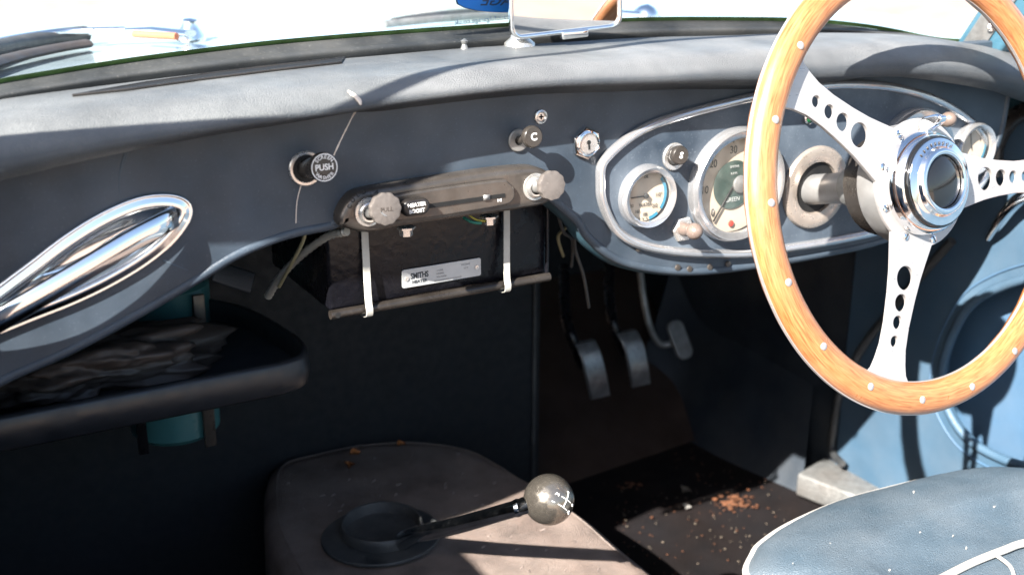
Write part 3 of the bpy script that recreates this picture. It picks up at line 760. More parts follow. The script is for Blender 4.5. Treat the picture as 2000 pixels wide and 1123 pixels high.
# ---------------- grab handle
h_ = thing('grab_handle', 'chrome oval passenger grab handle with recessed dish on the dash', 'grab handle', (cx, 0, cz))
rows = []
for d_, dy in ((0.0, 0.0005), (0.0, -0.002), (0.0008, -0.0034), (0.0018, -0.0038), (0.0026, -0.0032), (0.0034, -0.0034), (0.0060, -0.0046), (0.0088, -0.0052), (0.0104, -0.0046), (0.0112, -0.0030), (0.0116, 0.000)):
    rows.append([Vector((p.x, dy, p.y)) for p in shrink(hc, d_, hcen)])
base_ = shrink(hc, 0.0116, hcen)
for sc_, dy in ((0.96, 0.006), (0.88, 0.013), (0.72, 0.019), (0.5, 0.0225), (0.25, 0.024), (0.0, 0.024)):
    rows.append([Vector((cx+(p.x-cx)*sc_, dy, cz+(p.y-cz)*sc_)) for p in base_])
me = grid(rows, closed_v=True)
bmr2 = bmesh.new(); bmr2.from_mesh(me); bmesh.ops.remove_doubles(bmr2, verts=bmr2.verts, dist=1e-6); bmesh.ops.recalc_face_normals(bmr2, faces=bmr2.faces)
link('dish', bm_mesh(bmr2), V['chrome'], h_)
# raised bar along the oval
b0 = aty(340, 424, -0.006); b1 = aty(312, 440, -0.016); b2 = aty(250, 474, -0.022); b3 = aty(150, 535, -0.027); b4 = aty(30, 606, -0.027); b5 = aty(-60, 662, -0.018); b6 = aty(-95, 690, -0.004)
bp_ = catmull([b0, b1, b2, b3, b4, b5, b6], 8)
rows = []
for i, p in enumerate(bp_):
    t = (bp_[min(i+1, len(bp_)-1)]-bp_[max(i-1, 0)]).normalized(); sd = t.cross(Vector((0, -1, 0))).normalized(); up2 = sd.cross(t)
    if up2.y > 0: up2 = -up2
    w_ = 0.0082; k_ = 0.0032
    rows.append([p+sd*a_*w_+up2*c_*k_ for a_, c_ in ((-1, -.2), (-.96, .6), (-.80, 1), (0, 1.12), (.80, 1), (.96, .6), (1, -.2), (.6, -1), (0, -1.2), (-.6, -1))])
bm = bmesh.new(); bm.from_mesh(grid(rows, closed_v=True)); bmesh.ops.holes_fill(bm, edges=[e for e in bm.edges if e.is_boundary]); bmesh.ops.recalc_face_normals(bm, faces=bm.faces)
link('bar', sharp(bm_mesh(bm), 0.9), V['chrome'], h_)

# ================================================================== HEATER CONTROLS
CY = -0.014
hc_ = thing('heater_control', 'worn dark metal heater control panel with sliding boost lever and two knobs', 'heater control', (-0.13, 0, 0.09))
co = [(665, 441), (665, 421), (682, 391), (712, 373), (812, 356), (963, 333), (1030, 327), (1054, 329), (1075, 338), (1088, 358), (1090, 378), (1078, 392), (1048, 406), (903, 427), (782, 445), (730, 456), (700, 454), (676, 446)]
cp = [aty(x, y, CY) for x, y in co]
cc = catmull([Vector((p.x, p.z, 0)) for p in cp], 4, True)
ccx = sum(p.x for p in cc)/len(cc); ccz = sum(p.y for p in cc)/len(cc)
rows = []
for d, y in ((0.0, 0.002), (0.0, CY+0.005), (0.0012, CY+0.0015), (0.0035, CY), (0.0075, CY)):
    rows.append([Vector((p.x, y, p.y)) for p in shrink(cc, d, Vector((ccx, ccz, 0)))])
me = grid(rows, closed_v=True)
bm = bmesh.new(); bm.from_mesh(me); bm.verts.ensure_lookup_table(); N = len(cc)
fc = bm.faces.new([bm.verts[4*N+i] for i in range(N)]); bmesh.ops.triangulate(bm, faces=[fc]); bmesh.ops.recalc_face_normals(bm, faces=bm.faces)
cpan = link('control_plate', sharp(bm_mesh(bm), 0.9), V['ctrl'], hc_)
# raised centre band
bo = [(762, 388), (800, 376), (968, 352), (992, 356), (1004, 372), (1000, 392), (968, 404), (800, 430), (765, 424)]
bpn = catmull([Vector((p.x, p.z, 0)) for p in (aty(x, y, CY-0.003) for x, y in bo)], 4, True)
link('slider_plate', curve_mesh([[(p.x, p.y) for p in bpn]], 0.0042, 0.0016, dash_frame(0, 0, CY-0.0004)), V['ctrl'], hc_)
sp = [aty(x, y, CY-0.0049) for x, y in ((800, 404), (986, 378), (986, 385), (800, 413))]
link('slot', curve_mesh([[(p.x, p.z) for p in sp]], 0.0006, 0.0, dash_frame(0, 0, CY-0.0047)), V['black_gap'], hc_)
p = aty(951, 386, CY-0.006)
link('slot_tag', box((-0.003, -0.0022, 0), (0.003, 0.0022, 0.001), fr=dash_frame(p.x, p.z, CY-0.0052, roll=0)), V['zinc'], hc_)
p = aty(812, 405, CY-0.013); fr = dash_frame(p.x, p.z, CY-0.007, roll=0.02)
sl_ = link('slider_knob', sharp(curve_mesh([rrect(0.0245, 0.0140, 0.0066)], 0.008, 0.003, fr, 3), 0.9), V['bakelite'], hc_)
ff = fr @ Matrix.Translation((0, 0, 0.0082))
link('lettering', joined([text_mesh('HEATER', 0.0044, ff @ Matrix.Translation((0, 0.0024, 0)), bold=0.00012), text_mesh('BOOST', 0.0042, ff @ Matrix.Translation((0, -0.0026, 0)), bold=0.00012)]), V['white'], sl_)
def fluted(base, face, ln, rf, label, faceprint):
    b = aty(*base, CY-0.0004); t = aty(*face, CY-ln)
    fr = dash_frame(b.x, b.z, CY-0.0004)
    d = Vector((0, -1, 0.06)).normalized() if faceprint else Vector((0.0, -1, 0.1)).normalized()
    k = link('rotary_knob', lathe([(0.006, -0.0075), (rf*0.9, -0.0065), (rf*0.98, -0.005), (rf, -0.001), (rf*0.96, 0.0006), (rf*0.85, 0.0010), (0, 0.0012)], frame(t, d), 96, flute=(11, 0.028, -0.0067)), V['grey_knob'], hc_, loc=b)
    k['label'] = label
    link('washer', lathe([(0.0118, 0), (0.0116, 0.0012), (0.0095, 0.0016), (0.0090, 0.003), (0.0075, 0.0042), (0.006, 0.004)], fr, 36), V['chrome_worn'], k)
    link('spindle', tube([b, t], 0.0055, 16), V['zinc'], k)
    if faceprint: link('lettering', joined([text_mesh('PULL', 0.0048, frame(t, d) @ Matrix.Translation((0, 0.0, 0.0013)))]), V['ctrl'], k)
fluted((720, 414), (754, 409), 0.024, 0.0128, 'dusty fluted knob at the left end of the heater control', True)
fluted((1045, 365), (1079, 363), 0.024, 0.0124, 'dusty fluted knob at the right end of the heater control', False)
# faint engraved lettering
ms = []
bl = aty(720, 414, CY-0.0004)
for i, ch in enumerate('COLD AIR'):
    a = math.radians(158-19*i)
    ms.append(text_mesh(ch, 0.0052, place(dash_frame(bl.x, bl.z, CY-0.0001), 0.0168, a, a-PI/2), sx=0.9, bold=0.00008))
q = aty(800, 372, CY)
link('engraving', joined(ms), V['black_gap'], hc_)
q = aty(976, 392, CY-0.0049)
link('hot_mark', joined([text_mesh('HI', 0.0042, dash_frame(q.x, q.z, CY-0.0048))]), V['white'], hc_)
# bolts hanging below
for px, py in ((793, 452), (955, 430)):
    p = aty(px, py, 0.002)
    bfr = frame(p, (0, 0, -1), up=Vector((0, 1, 0)))
    b = link('bolt', lathe([(0.0, -0.004), (0.0082, -0.004), (0.0082, -0.0025), (0.0055, -0.0025), (0.0055, 0.0035), (0, 0.0035)], bfr, 6, a0=0.3), V['chrome_worn'], hc_, loc=p, smooth=False)
w0, w1, w2 = aty(905, 425, 0.008), aty(922, 434, 0.002), aty(940, 436, 0.0)
link('wire', tube([w0, w1, w2], 0.0014, 8, sub=5), V['wire_green'], hc_)
w0, w1, w2 = aty(915, 420, 0.008), aty(932, 430, 0.004), aty(948, 432, 0.0)
link('wire', tube([w0, w1, w2], 0.0009, 8, sub=5), V['wire_yellow'], hc_)

# ================================================================== HEATER UNIT
HY = 0.03
hl, hr = aty(640, 540, HY).x, aty(1069, 480, HY).x
hb, ht = aty(850, 574, HY).z, 0.10
hu = thing('heater_box', 'black metal heater box with maker plate and two pale straps under the dash', 'heater', ((hl+hr)/2, HY+0.07, hb))
link('case', box((hl, HY, hb), (hr, HY+0.15, ht), 0.004), V['black'], hu)
link('drip_rail', tube([Vector((hl-0.001, HY-0.004, hb-0.001)), Vector((hr, HY-0.004, hb-0.001))], 0.0040, 14), V['rail'], hu)
p = aty(660, 606, HY-0.008)
link('rail_hole', lathe([(0.0026, 0), (0, 0.0002)], dash_frame(p.x, hb-0.001, HY-0.0079), 16), V['black_gap'], hu)
link('case_edge', box((hr-0.0035, HY-0.004, hb), (hr, HY-0.0005, ht-0.002), 0.001), V['black'], hu)
for (xa, ya), (xb, yb) in (((715, 455), (721, 607)), ((993, 415), (991, 557))):
    a, b = aty(xa, ya, HY-0.007), aty(xb, yb, HY-0.010)
    pts = [Vector((a.x, HY-0.002, 0.10)), Vector((a.x, HY-0.004, a.z)), Vector((b.x, HY-0.009, hb+0.012)), Vector((b.x, HY-0.0115, hb-0.001)), Vector((b.x, HY-0.006, hb-0.0075)), Vector((b.x, HY+0.02, hb-0.008))]
    rows = []
    for i, q in enumerate(catmull(pts, 4)):
        rows.append([q+Vector((-0.0033, 0, 0)), q+Vector((-0.0028, -0.0006, 0)), q+Vector((0.0028, -0.0006, 0)), q+Vector((0.0033, 0, 0)), q+Vector((0, 0.0006, 0.0002))])
    link('strap', grid(rows, closed_v=True), V['strap'], hu, smooth=False)
pc = aty(865, 534, HY-0.003)
pw = aty(942, 520, HY-0.003).x-aty(788, 550, HY-0.003).x
pf_ = dash_frame(pc.x, pc.z, HY-0.0006)
pl_ = link('maker_plate', curve_mesh([rrect(pw, 0.0165, 0.002)], 0.0012, 0.0003, pf_), V['plate'], hu)
ff = pf_ @ Matrix.Translation((0, 0, 0.00135))
T = lambda x, y: ff @ Matrix.Translation((x, y, 0))
link('lettering', joined([text_mesh('SMITHS', 0.0070, T(-pw*0.285, 0.0014), sx=0.74, bold=0.00022), text_mesh('HEATER', 0.0036, T(-pw*0.285, -0.0040), sx=1.1, bold=0.00012)]), V['plate_ink'], pl_)
link('small_print', joined([text_mesh('CODE', 0.0022, T(-pw*0.03, 0.0030)), text_mesh('MODEL', 0.0022, T(-pw*0.025, 0.0)), text_mesh('VOLTAGE', 0.0022, T(-pw*0.01, -0.0030)),
     text_mesh('MANUFACTURED IN ENGLAND', 0.0019, T(pw*0.07, -0.0062), sx=1.0), text_mesh('PATENT', 0.0024, T(pw*0.30, 0.0045)), text_mesh('12 V', 0.0024, T(pw*0.30, 0.0012))]), V['plate_grey'], pl_)
for sx_ in (-1, 1):
    fr = ff @ Matrix.Translation((sx_*pw*0.445, 0, -0.0002))
    link('rivet', lathe([(0.0021, 0), (0.0019, 0.0008), (0.0008, 0.0009), (0.0006, 0.0002), (0, 0.0002)], fr, 20), V['chrome_worn'], pl_)

# ================================================================== STEERING COLUMN AND WHEEL
WC = Vector((0.277, -0.1348, 0.0867)); WT, WY_ = 0.2531, 0.0398
wn = Vector((math.sin(WY_)*math.cos(WT), -math.cos(WY_)*math.cos(WT), math.sin(WT)))
wa = Vector((math.cos(WY_), math.sin(WY_), 0)); wb = wn.cross(wa)
WF = Matrix((wa, wb, wn)).transposed().to_4x4(); WF.translation = WC
ex, ez = 0.2746, 0.0546
colm = thing('steering_column', 'bare metal steering column leaving the dash through a round dished plate', 'steering column', (ex, 0, ez))
link('escutcheon', lathe([(0.0421, 0), (0.0421, 0.0012), (0.0405, 0.004), (0.036, 0.0052), (0.030, 0.0044), (0.0265, 0.0035), (0.0255, 0.0005), (0.0255, -0.001)], dash_frame(ex, ez, -0.003), 64), V['brass'], colm)
link('opening', lathe([(0.0258, 0.0004), (0, 0.0003)], dash_frame(ex, ez, -0.003), 30), V['black_gap'], colm)
L0 = (WC-Vector((ex, 0.0, ez))).length
link('shaft', lathe([(0.0150, -L0-0.02), (0.0150, -L0+0.055), (0.0150, -0.05)], WF, 40), V['alu_dull'], colm)
link('sleeve', lathe([(0.0158, -L0+0.052), (0.0185, -L0+0.052), (0.0195, -L0+0.060), (0.0195, -0.05)], WF, 40), V['zinc'], colm)
link('hub_shroud', lathe([(0.018, -0.056), (0.036, -0.055), (0.0455, -0.052), (0.047, -0.046), (0.047, -0.026)], WF, 56), V['bakelite'], colm)

sw = thing('steering_wheel', 'wood rimmed three spoke steering wheel with drilled aluminium spokes and chrome hub', 'steering wheel', WC)
RO = 0.2085; RC = RO-0.0150
nu, nv = 160, 20; rows = []
for i in range(nu):
    a = 2*PI*i/nu; row = []
    for j in range(nv):
        b = 2*PI*j/nv
        rr = RC+0.0148*math.cos(b); hh = 0.0118*math.sin(b)
        if math.sin(b) < 0: hh *= 1.05; hh += 0.0006*math.sin(a*36)*(-math.sin(b))   # finger grips behind
        row.append(WF @ Vector((rr*math.cos(a), rr*math.sin(a), hh)))
    rows.append(row)
me = grid(rows, closed_u=True, closed_v=True)
uvl = me.uv_layers.new(name='rim')
for fi, poly in enumerate(me.polygons):
    i, j = divmod(fi, nv)
    for li, (di, dj) in zip(poly.loop_indices, ((0, 0), (0, 1), (1, 1), (1, 0))):
        uvl.data[li].uv = ((i+di)/nu, (j+dj)/nv*0.1)
bm = bmesh.new(); bm.from_mesh(me); bmesh.ops.recalc_face_normals(bm, faces=bm.faces); me = bm_mesh(bm)
rim = link('rim', me, V['wood'], sw)
link('rim_core', lathe([(RO+0.0004, -0.0022), (RO+0.0004, 0.0006), (RO-0.0302, 0.0006), (RO-0.0302, -0.0022)], WF, 160, closed=True), V['alu'], sw)
for k in range(18):
    a = math.radians(138+20*k)
    f_ = WF @ Matrix.Translation((RC*math.cos(a), RC*math.sin(a), 0.0114))
    link('rivet', lathe([(0.0034, 0), (0.0033, 0.0008), (0.0018, 0.0013), (0, 0.0014)], f_, 20), V['alu'], rim)
# spoke plate
SA = (145.1, -4.5, -111.7)
prof = ((0.0515, 0.0265), (0.070, 0.0225), (0.085, 0.0195), (0.105, 0.0170), (0.130, 0.0152), (0.150, 0.0158), (0.163, 0.0185), (0.172, 0.0215), (0.1785, 0.0270), (0.184, 0.0325))
out = []
order = sorted(math.radians(a) for a in SA)
for i, a in enumerate(order):
    u, v = Vector((math.cos(a), math.sin(a))), Vector((-math.sin(a), math.cos(a)))
    for r, hw in prof: out.append(u*r-v*hw)
    for r, hw in reversed(prof): out.append(u*r+v*hw)
    nx = order[(i+1) % 3]+(2*PI if i == 2 else 0)
    da = math.atan2(0.0265, 0.0515)
    for k in range(1, 12):
        t = a+da+(nx-a-2*da)*k/12; out.append(Vector((0.0580*math.cos(t), 0.0580*math.sin(t))))
loops = [[(p.x, p.y) for p in out]]
for a in order:
    for r, hr_ in ((0.0876, 0.0108), (0.1102, 0.0078), (0.128, 0.0060), (0.1452, 0.0050)):
        loops.append(disc_loop(hr_, 28, (r*math.cos(a), r*math.sin(a))))
loops.append(disc_loop(0.020, 28))
link('spokes', curve_mesh(loops, 0.0042, 0.0007, WF @ Matrix.Translation((0, 0, -0.0052))), V['alu'], sw)
link('hub_boss', lathe([(0.047, -0.030), (0.052, -0.0295), (0.0540, -0.026), (0.0550, -0.0055)], WF, 56), V['alu_dull'], sw)
for k in range(9):
    a = math.radians(118+40*k)
    f_ = WF @ Matrix.Translation((0.0525*math.cos(a), 0.0525*math.sin(a), -0.001))
    s = link('hub_screw', lathe([(0.0036, 0), (0.0034, 0.0012), (0.002, 0.0018), (0, 0.0019)], f_, 20), V['chrome'], sw)
    link('screw_slot', box((-0.0030, -0.00045, 0.0016), (0.0030, 0.00045, 0.0021), fr=f_ @ Matrix.Rotation(k*1.3, 4, 'Z')), V['black_gap'], s)
hubp = link('hub_dome', lathe([(0.0472, -0.001), (0.0478, 0.001), (0.0470, 0.0045), (0.0455, 0.0095), (0.0435, 0.0135), (0.0420, 0.0150), (0.0412, 0.0150), (0.0412, 0.0120)], WF, 72), V['chrome'], sw)
link('black_ring', lathe([(0.0411, 0.012), (0.0411, 0.0165), (0.0400, 0.0180), (0.0388, 0.0182)], WF, 72), V['gloss_black'], sw)
link('horn_ring', lathe([(0.0388, 0.0180), (0.0385, 0.0192), (0.0360, 0.0200), (0.0315, 0.0205), (0.0308, 0.0212), (0.0300, 0.0235), (0.0285, 0.0252), (0.0262, 0.0258), (0.0242, 0.0250), (0.0234, 0.0225)], WF, 72), V['chrome'], sw)
link('horn_push', lathe([(0.0236, 0.0215), (0.0215, 0.0226), (0.014, 0.0242), (0.007, 0.0250), (0, 0.0252)], WF, 56), V['gloss_black'], sw)
ms = []
for k in range(9):
    a = math.radians(60+9*k); ms.append(tick(WF @ Matrix.Translation((0, 0, 0.0207)), 0.0325, 0.0355, 0.0009, a))
link('engraved_marks', joined(ms), V['ctrl'], sw)
# trafficator lever
ff = WF @ Matrix.Rotation(math.radians(84), 4, 'Z')
lv = [(0.0450, 0.004), (0.0475, 0.014), (0.0505, 0.022), (0.0545, 0.0265), (0.0580, 0.0255), (0.0595, 0.020), (0.0590, 0.012), (0.0575, 0.004), (0.0535, 0.000), (0.0480, 0.000)]
lvc = catmull([Vector((a, b, 0)) for a, b in lv], 3, True)
lf = ff @ Matrix(((1, 0, 0, 0), (0, 0, -1, 0.004), (0, 1, 0, 0), (0, 0, 0, 1)))
link('indicator_lever', sharp(curve_mesh([[(p.x*1.0, p.y*0.9) for p in lvc]], 0.0095, 0.0022, lf, 3), 0.9), V['chrome'], sw)

# ================================================================== WINDSCREEN
ws = thing('windscreen', 'curved windscreen with black rubber seal and blue side pillar', 'windscreen', (0, 0.135, 0.19))
zl = sorted((p.x, p.z) for p in (atf(*q, lambda x: YW(x)) for q in ((0, 166), (249, 125), (499, 93), (700, 75), (1000, 54), (1300, 42), (1549, 43), (1656, 50), (1763, 66), (1813, 79))))
rows = []
XS = [-0.66+1.24*i/100 for i in range(101)]
for x in XS:
    z0 = roll_section(x)[-2].z; z1 = smooth(zl, x, 0.03); y = YW(x)
    if x < zl[0][0]: z1 = zl[0][1]-(zl[0][0]-x)*0.12
    z1 = max(z1, z0+0.003); h = z1-z0
    rows.append(catmull([Vector((x, y-0.008, z0-0.006)), Vector((x, y-0.012, z0+0.15*h)), Vector((x, y-0.011, z0+0.45*h)), Vector((x, y-0.004, z0+0.62*h)), Vector((x, y+0.002, z0+0.97*h)), Vector((x, y+0.008, z0+h)), Vector((x, y+0.016, z0+0.5*h)), Vector((x, y+0.018, z0-0.012))], 3))
link('rubber_seal', grid(rows), V['rubber'], ws)
def glass_pt(x, t, off=0.0):
    z1 = smooth(zl, x, 0.03) if x > zl[0][0] else zl[0][1]-(zl[0][0]-x)*0.12
    return Vector((x*(1-0.06*t), YW(x)+0.008-0.25*t+off, z1-0.002+0.29*t))
rows = [[glass_pt(x, t/6) for t in range(7)] for x in XS]
link('glass', grid(rows), V['glass'], ws)
def edge_strip(x0, x1, t0, t1, off=-0.0008):
    xs = [x for x in XS if x0 <= x <= x1]
    return grid([[glass_pt(x, t0, off), glass_pt(x, t1, off)] for x in xs])
link('glass_edge', edge_strip(-0.66, 0.58, 0.008, 0.022), V['glass_edge'], ws)
link('header_rail', tube([glass_pt(x, 1.0) for x in XS[::4]], 0.0065, 12), V['chrome'], ws)
lp0 = glass_pt(-0.655, 0)+Vector((-0.01, 0, -0.05)); lp1 = glass_pt(-0.655, 1.0)
link('side_pillar', tube([lp0, lp1], 0.013, 12), V['paint_blue'], ws)
# right pillar (seen at the top right)
pb, pt_ = aty(1905, 100, 0.03), aty(1990, -25, -0.02)
d = (pt_-pb); pb2 = pb-d*0.5; pt2 = pb+d*2.6
pfr = frame(pb2, d.normalized(), up=Vector((0, 1, 0)))
L = (pt2-pb2).length
link('side_pillar', box((-0.010, -0.03, 0), (0.022, 0.02, L), 0.004, fr=pfr), V['paint_blue'], ws)
link('pillar_channel', box((-0.0125, -0.012, 0), (-0.0102, 0.012, L), 0.0008, fr=pfr), V['zinc'], ws)
for k in (0.28, 0.36, 0.45):
    fr = frame(pb2+d*(k*3.1)+(CAM-pb2).normalized()*0.018, (CAM-pb2))
    link('pillar_screw', lathe([(0.0045, 0), (0.004, 0.002), (0, 0.003)], fr, 16), V['chrome'], ws)

# sticker on the glass
def gq(px, py):
    # point where the view line meets the glass
    best = None
    for i in range(200):
        s = 0.7+0.0035*i; P = CAM+ray(px, py)*s
        x = P.x; t = (P.z-(glass_pt(x, 0).z))/0.29
        e = P.y-(YW(x)+0.008-0.25*t)
        if e > 0: return P
    return P
st = thing('window_sticker', 'bright blue oval garage sticker seen reversed through the windscreen', 'sticker', gq(950, 30))
c0 = gq(958, 2); cR = gq(978, 2); cU = gq(958, -12)
sxv = (cR-c0).normalized(); suv = (cU-c0).normalized(); snv = sxv.cross(suv).normalized(); suv = snv.cross(sxv)
SF = Matrix((sxv, suv, snv)).transposed().to_4x4(); SF.translation = c0
sc1 = (cR-c0).length/20
SF = SF @ Matrix.Translation((0, 0, 0.0012))
link('backing', curve_mesh([rrect(236*sc1, 84*sc1, 4*sc1, c=(40*sc1, -2*sc1))], 0.0004, 0.0, SF @ Matrix.Translation((0, 0, -0.0006))), V['glass'], st)
link('oval', curve_mesh([disc_loop(108*sc1, 64, ry=23*sc1)], 0.0004, 0.0, SF @ Matrix.Translation((40*sc1, 3*sc1, 0))), V['sticker'], st)
link('oval_outline', arc(SF @ Matrix.Translation((40*sc1, 3*sc1, 0)) @ Matrix.Diagonal((1, 23.3/108, 1, 1)), 106.5*sc1, 109.5*sc1, 0, 360, 0.0006), V['sticker_ink'], st)
link('lettering', joined([text_mesh('GARAGE', 25*sc1, SF @ Matrix.Translation((42*sc1, 1*sc1, 0.0006)), sx=1.25, mirror=True, bold=0.0001)]), V['sticker_ink'], st)
link('web_address', joined([text_mesh('www.beautifulgarage.co.uk', 13*sc1, SF @ Matrix.Translation((16*sc1, -31*sc1, 0.0012)) @ Matrix.Rotation(0.10, 4, 'Z'), mirror=True, shear=0.3)]), V['sticker_blue'], st)

# ================================================================== MIRROR
sb, _nn = on_roll(1015, 90)
if sb is None: sb = aty(1015, 90, 0.08)
mc = CAM+ray(1106, -2)*((sb-CAM).dot(FW)-0.02)
mr = thing('rear_view_mirror', 'chrome framed rear view mirror on a short stalk on the dash top', 'mirror', sb)
link('stalk', tube([sb-Vector((0, 0, 0.004)), sb+Vector((0.001, 0, 0.012)), sb.lerp(mc, 0.35)+Vector((0, 0.008, 0.0)), mc+Vector((0, 0.012, 0))], [0.0075, 0.0058], 16, sub=4), V['chrome_worn'], mr)
link('stalk_foot', lathe([(0.015, -0.002), (0.014, 0.003), (0.009, 0.007), (0.0075, 0.012)], frame(sb, (0, 0, 1)), 28), V['chrome_worn'], mr)
mn = Vector((-0.22, -1, -0.10)).normalized()
mfr = frame(mc, mn, roll=math.radians(4.5))
mw, mh = 0.108, 0.064
link('frame', sharp(curve_mesh([rrect(mw, mh, 0.011, 8), rrect(mw-0.008, mh-0.008, 0.008, 8)], 0.007, 0.0018, mfr @ Matrix.Translation((0, 0, -0.005)), 3), 0.9), V['chrome'], mr)
link('mirror_glass', curve_mesh([rrect(mw-0.007, mh-0.007, 0.008, 8)], 0.002, 0.0, mfr @ Matrix.Translation((0, 0, -0.003))), V['mirror'], mr)
link('clip', box((-0.010, -0.0045, -0.006), (0.016, 0.003, 0.0032), 0.0015, fr=mfr @ Matrix.Translation((0.004, -mh/2, 0))), V['chrome'], mr)
q, _ = on_roll(907, 96)
if q: tag(link('pivot_pin', lathe([(0.004, -0.001), (0.003, 0.002), (0.0022, 0.004), (0.0034, 0.007), (0, 0.0095)], frame(q, (0, 0, 1)), 20), V['zinc'], loc=q), 'tiny pale pin standing on the dash at the end of the demister slot', 'pin')

# ================================================================== WIPERS
def bz(px, py, lift=0.0):
    P = None
    for i in range(400):
        s = 0.8+0.004*i; P = CAM+ray(px, py)*s
        if P.z < bonnet_z(P.x, P.y)+lift: return P
    return P
wl = thing('windscreen_wiper', 'chrome wiper with wide black blade lying at the left of the windscreen', 'wiper', bz(392, 80))
A = lambda px, py, l=0.012: bz(px, py, l)
link('pivot', lathe([(0.018, 0), (0.017, 0.006), (0.010, 0.014), (0.008, 0.022), (0, 0.024)], frame(bz(372, 76), (0, -0.2, 1)), 28), V['chrome'], wl)
link('arm', tube([A(372, 66, 0.014), A(300, 58, 0.014), A(240, 60, 0.014)], [0.008, 0.005], 12, flat=0.5), V['chrome'], wl)
link('spring', tube([A(345, 72, 0.012), A(262, 67, 0.012)], 0.004, 10), V['orange'], wl)
link('arm_rod', tube([A(245, 60, 0.014), A(175, 62, 0.014)], 0.0045, 12), V['chrome'], wl)
link('blade', tube([A(168, 66, 0.010), A(100, 74, 0.010), A(0, 92, 0.010), A(-120, 128, 0.010)], 0.013, 10, sub=4, flat=0.7), V['rubber'], wl)
link('blade_lip', tube([A(168, 86, 0.006), A(100, 97, 0.006), A(0, 120, 0.006), A(-120, 162, 0.006)], 0.011, 8, sub=4, flat=0.45), V['bag'], wl)
link('blade_holder', tube([A(182, 60, 0.016), A(100, 64, 0.016), A(0, 80, 0.016), A(-120, 112, 0.016)], 0.0035, 8, sub=4), V['chrome'], wl)
wr = thing('windscreen_wiper', 'thin grey wiper blade behind the sticker and the mirror', 'wiper', bz(1240, 32))
link('pivot', lathe([(0.018, 0), (0.017, 0.006), (0.010, 0.012), (0, 0.016)], frame(bz(1262, 30), (0, -0.2, 1)), 28), V['chrome'], wr)
link('arm', tube([A(1255, 28, 0.012), A(1180, 22, 0.014), A(1080, 18, 0.014)], [0.007, 0.004], 12, flat=0.5), V['chrome'], wr)
link('blade', tube([A(770, 42, 0.010), A(850, 30, 0.010), A(960, 20, 0.010), A(1100, 16, 0.010)], 0.007, 10, sub=4, flat=0.6), V['rubber'], wr)
link('blade_holder', tube([A(752, 48, 0.008), A(850, 38, 0.010), A(990, 28, 0.010)], 0.0045, 8, sub=4), V['zinc'], wr)

# ================================================================== PARCEL SHELF, BOTTLE, BAG, CABLES
SY = 0.10
s0, s1 = aty(0, 817, SY), aty(600, 691, SY); sz = (s0.z+s1.z)/2
sh = thing('parcel_shelf', 'dark padded parcel shelf with rounded front lip under the dash', 'shelf', (-0.42, 0.2, sz-0.03))
xe = aty(618, 700, SY).x
shape = [(-0.66, SY), (xe-0.035, SY), (xe-0.012, SY+0.008), (xe-0.001, SY+0.03), (xe, SY+0.07), (xe-0.02, SY+0.17), (xe-0.08, SY+0.25), (-0.66, SY+0.30)]
o_ = [shape[0]]+[(p.x, p.y) for p in catmull([Vector((a, b, 0)) for a, b in shape[1:-1]], 5)]+[shape[-1]]
link('tray', curve_mesh([o_], 0.006, 0.001, frame((0, 0, sz-0.028), (0, 0, 1), up=Vector((0, 1, 0)))), V['kick'], sh)
lip = [Vector((a, b, 0)) for a, b in o_ if b < SY+0.2 or a > xe-0.05]
rows = []
for i, p in enumerate(lip):
    t = lip[min(i+1, len(lip)-1)]-lip[max(i-1, 0)]; nrm = Vector((t.y, -t.x, 0)).normalized()
    rows.append([Vector((p.x, p.y, 0))+nrm*a+Vector((0, 0, b)) for a, b in ((-0.004, sz-0.026), (-0.004, sz-0.002), (-0.002, sz), (0.001, sz-0.001), (0.003, sz-0.004), (0.004, sz-0.016), (0.002, sz-0.030), (-0.002, sz-0.033), (-0.004, sz-0.031))])
link('front_lip', grid(rows), V['shelf'], sh)
bt = aty(332, 700, 0.30)
bo_ = thing('washer_bottle', 'teal plastic bottle held by a strap behind the parcel shelf', 'bottle', (bt.x, 0.34, -0.24))
zb0, zb1 = aty(330, 858, 0.30).z, aty(330, 548, 0.30).z
R0 = 0.046
fr = frame((bt.x+0.004, 0.32, zb0), (0, 0, 1))
link('bottle_body', lathe([(0, 0), (R0-0.006, 0), (R0, 0.006), (R0, (zb1-zb0)*0.48), (R0-0.003, (zb1-zb0)*0.5), (R0-0.003, (zb1-zb0)*0.62), (R0, (zb1-zb0)*0.66), (R0, (zb1-zb0)*0.95), (R0-0.01, zb1-zb0), (0, zb1-zb0+0.002)], fr, 48), V['teal'], bo_)
q = aty(405, 830, 0.28)
link('strap', box((q.x-0.006, 0.270, zb0-0.004), (q.x+0.006, 0.274, zb1-0.01), 0.001), V['ctrl'], bo_)
link('strap', box((bt.x-0.043, 0.285, zb0-0.004), (bt.x-0.033, 0.289, zb1-0.01), 0.001), V['black'], bo_)
# crumpled bag
def blob(c, sx, sy2, sz2, amp, seed, n=24):
    bm = bmesh.new(); bmesh.ops.create_icosphere(bm, subdivisions=5, radius=1)
    from mathutils import noise
    for v in bm.verts:
        d = v.co.normalized(); k = 1+amp*0.6*noise.noise(d*1.6+Vector((seed, 0, 0)))
        for f_, a_ in ((2.2, .30), (4.5, .16), (9.0, .06)): k += amp*a_*(abs(noise.noise(d*f_+Vector((0, seed, f_))))*2-0.45)
        v.co = Vector((c[0]+d.x*sx*k, c[1]+d.y*sy2*k, c[2]+d.z*sz2*k))
    return bm_mesh(bm)
q = aty(190, 700, 0.17)
bmg = blob((q.x-0.015, 0.185, sz+0.000), 0.105, 0.05, 0.030, 0.8, 4.2)
tag(link('crumpled_bag', bmg, V['bag'], loc=(q.x, 0.19, sz-0.02)), 'crumpled brown plastic bag lying on the parcel shelf', 'bag')
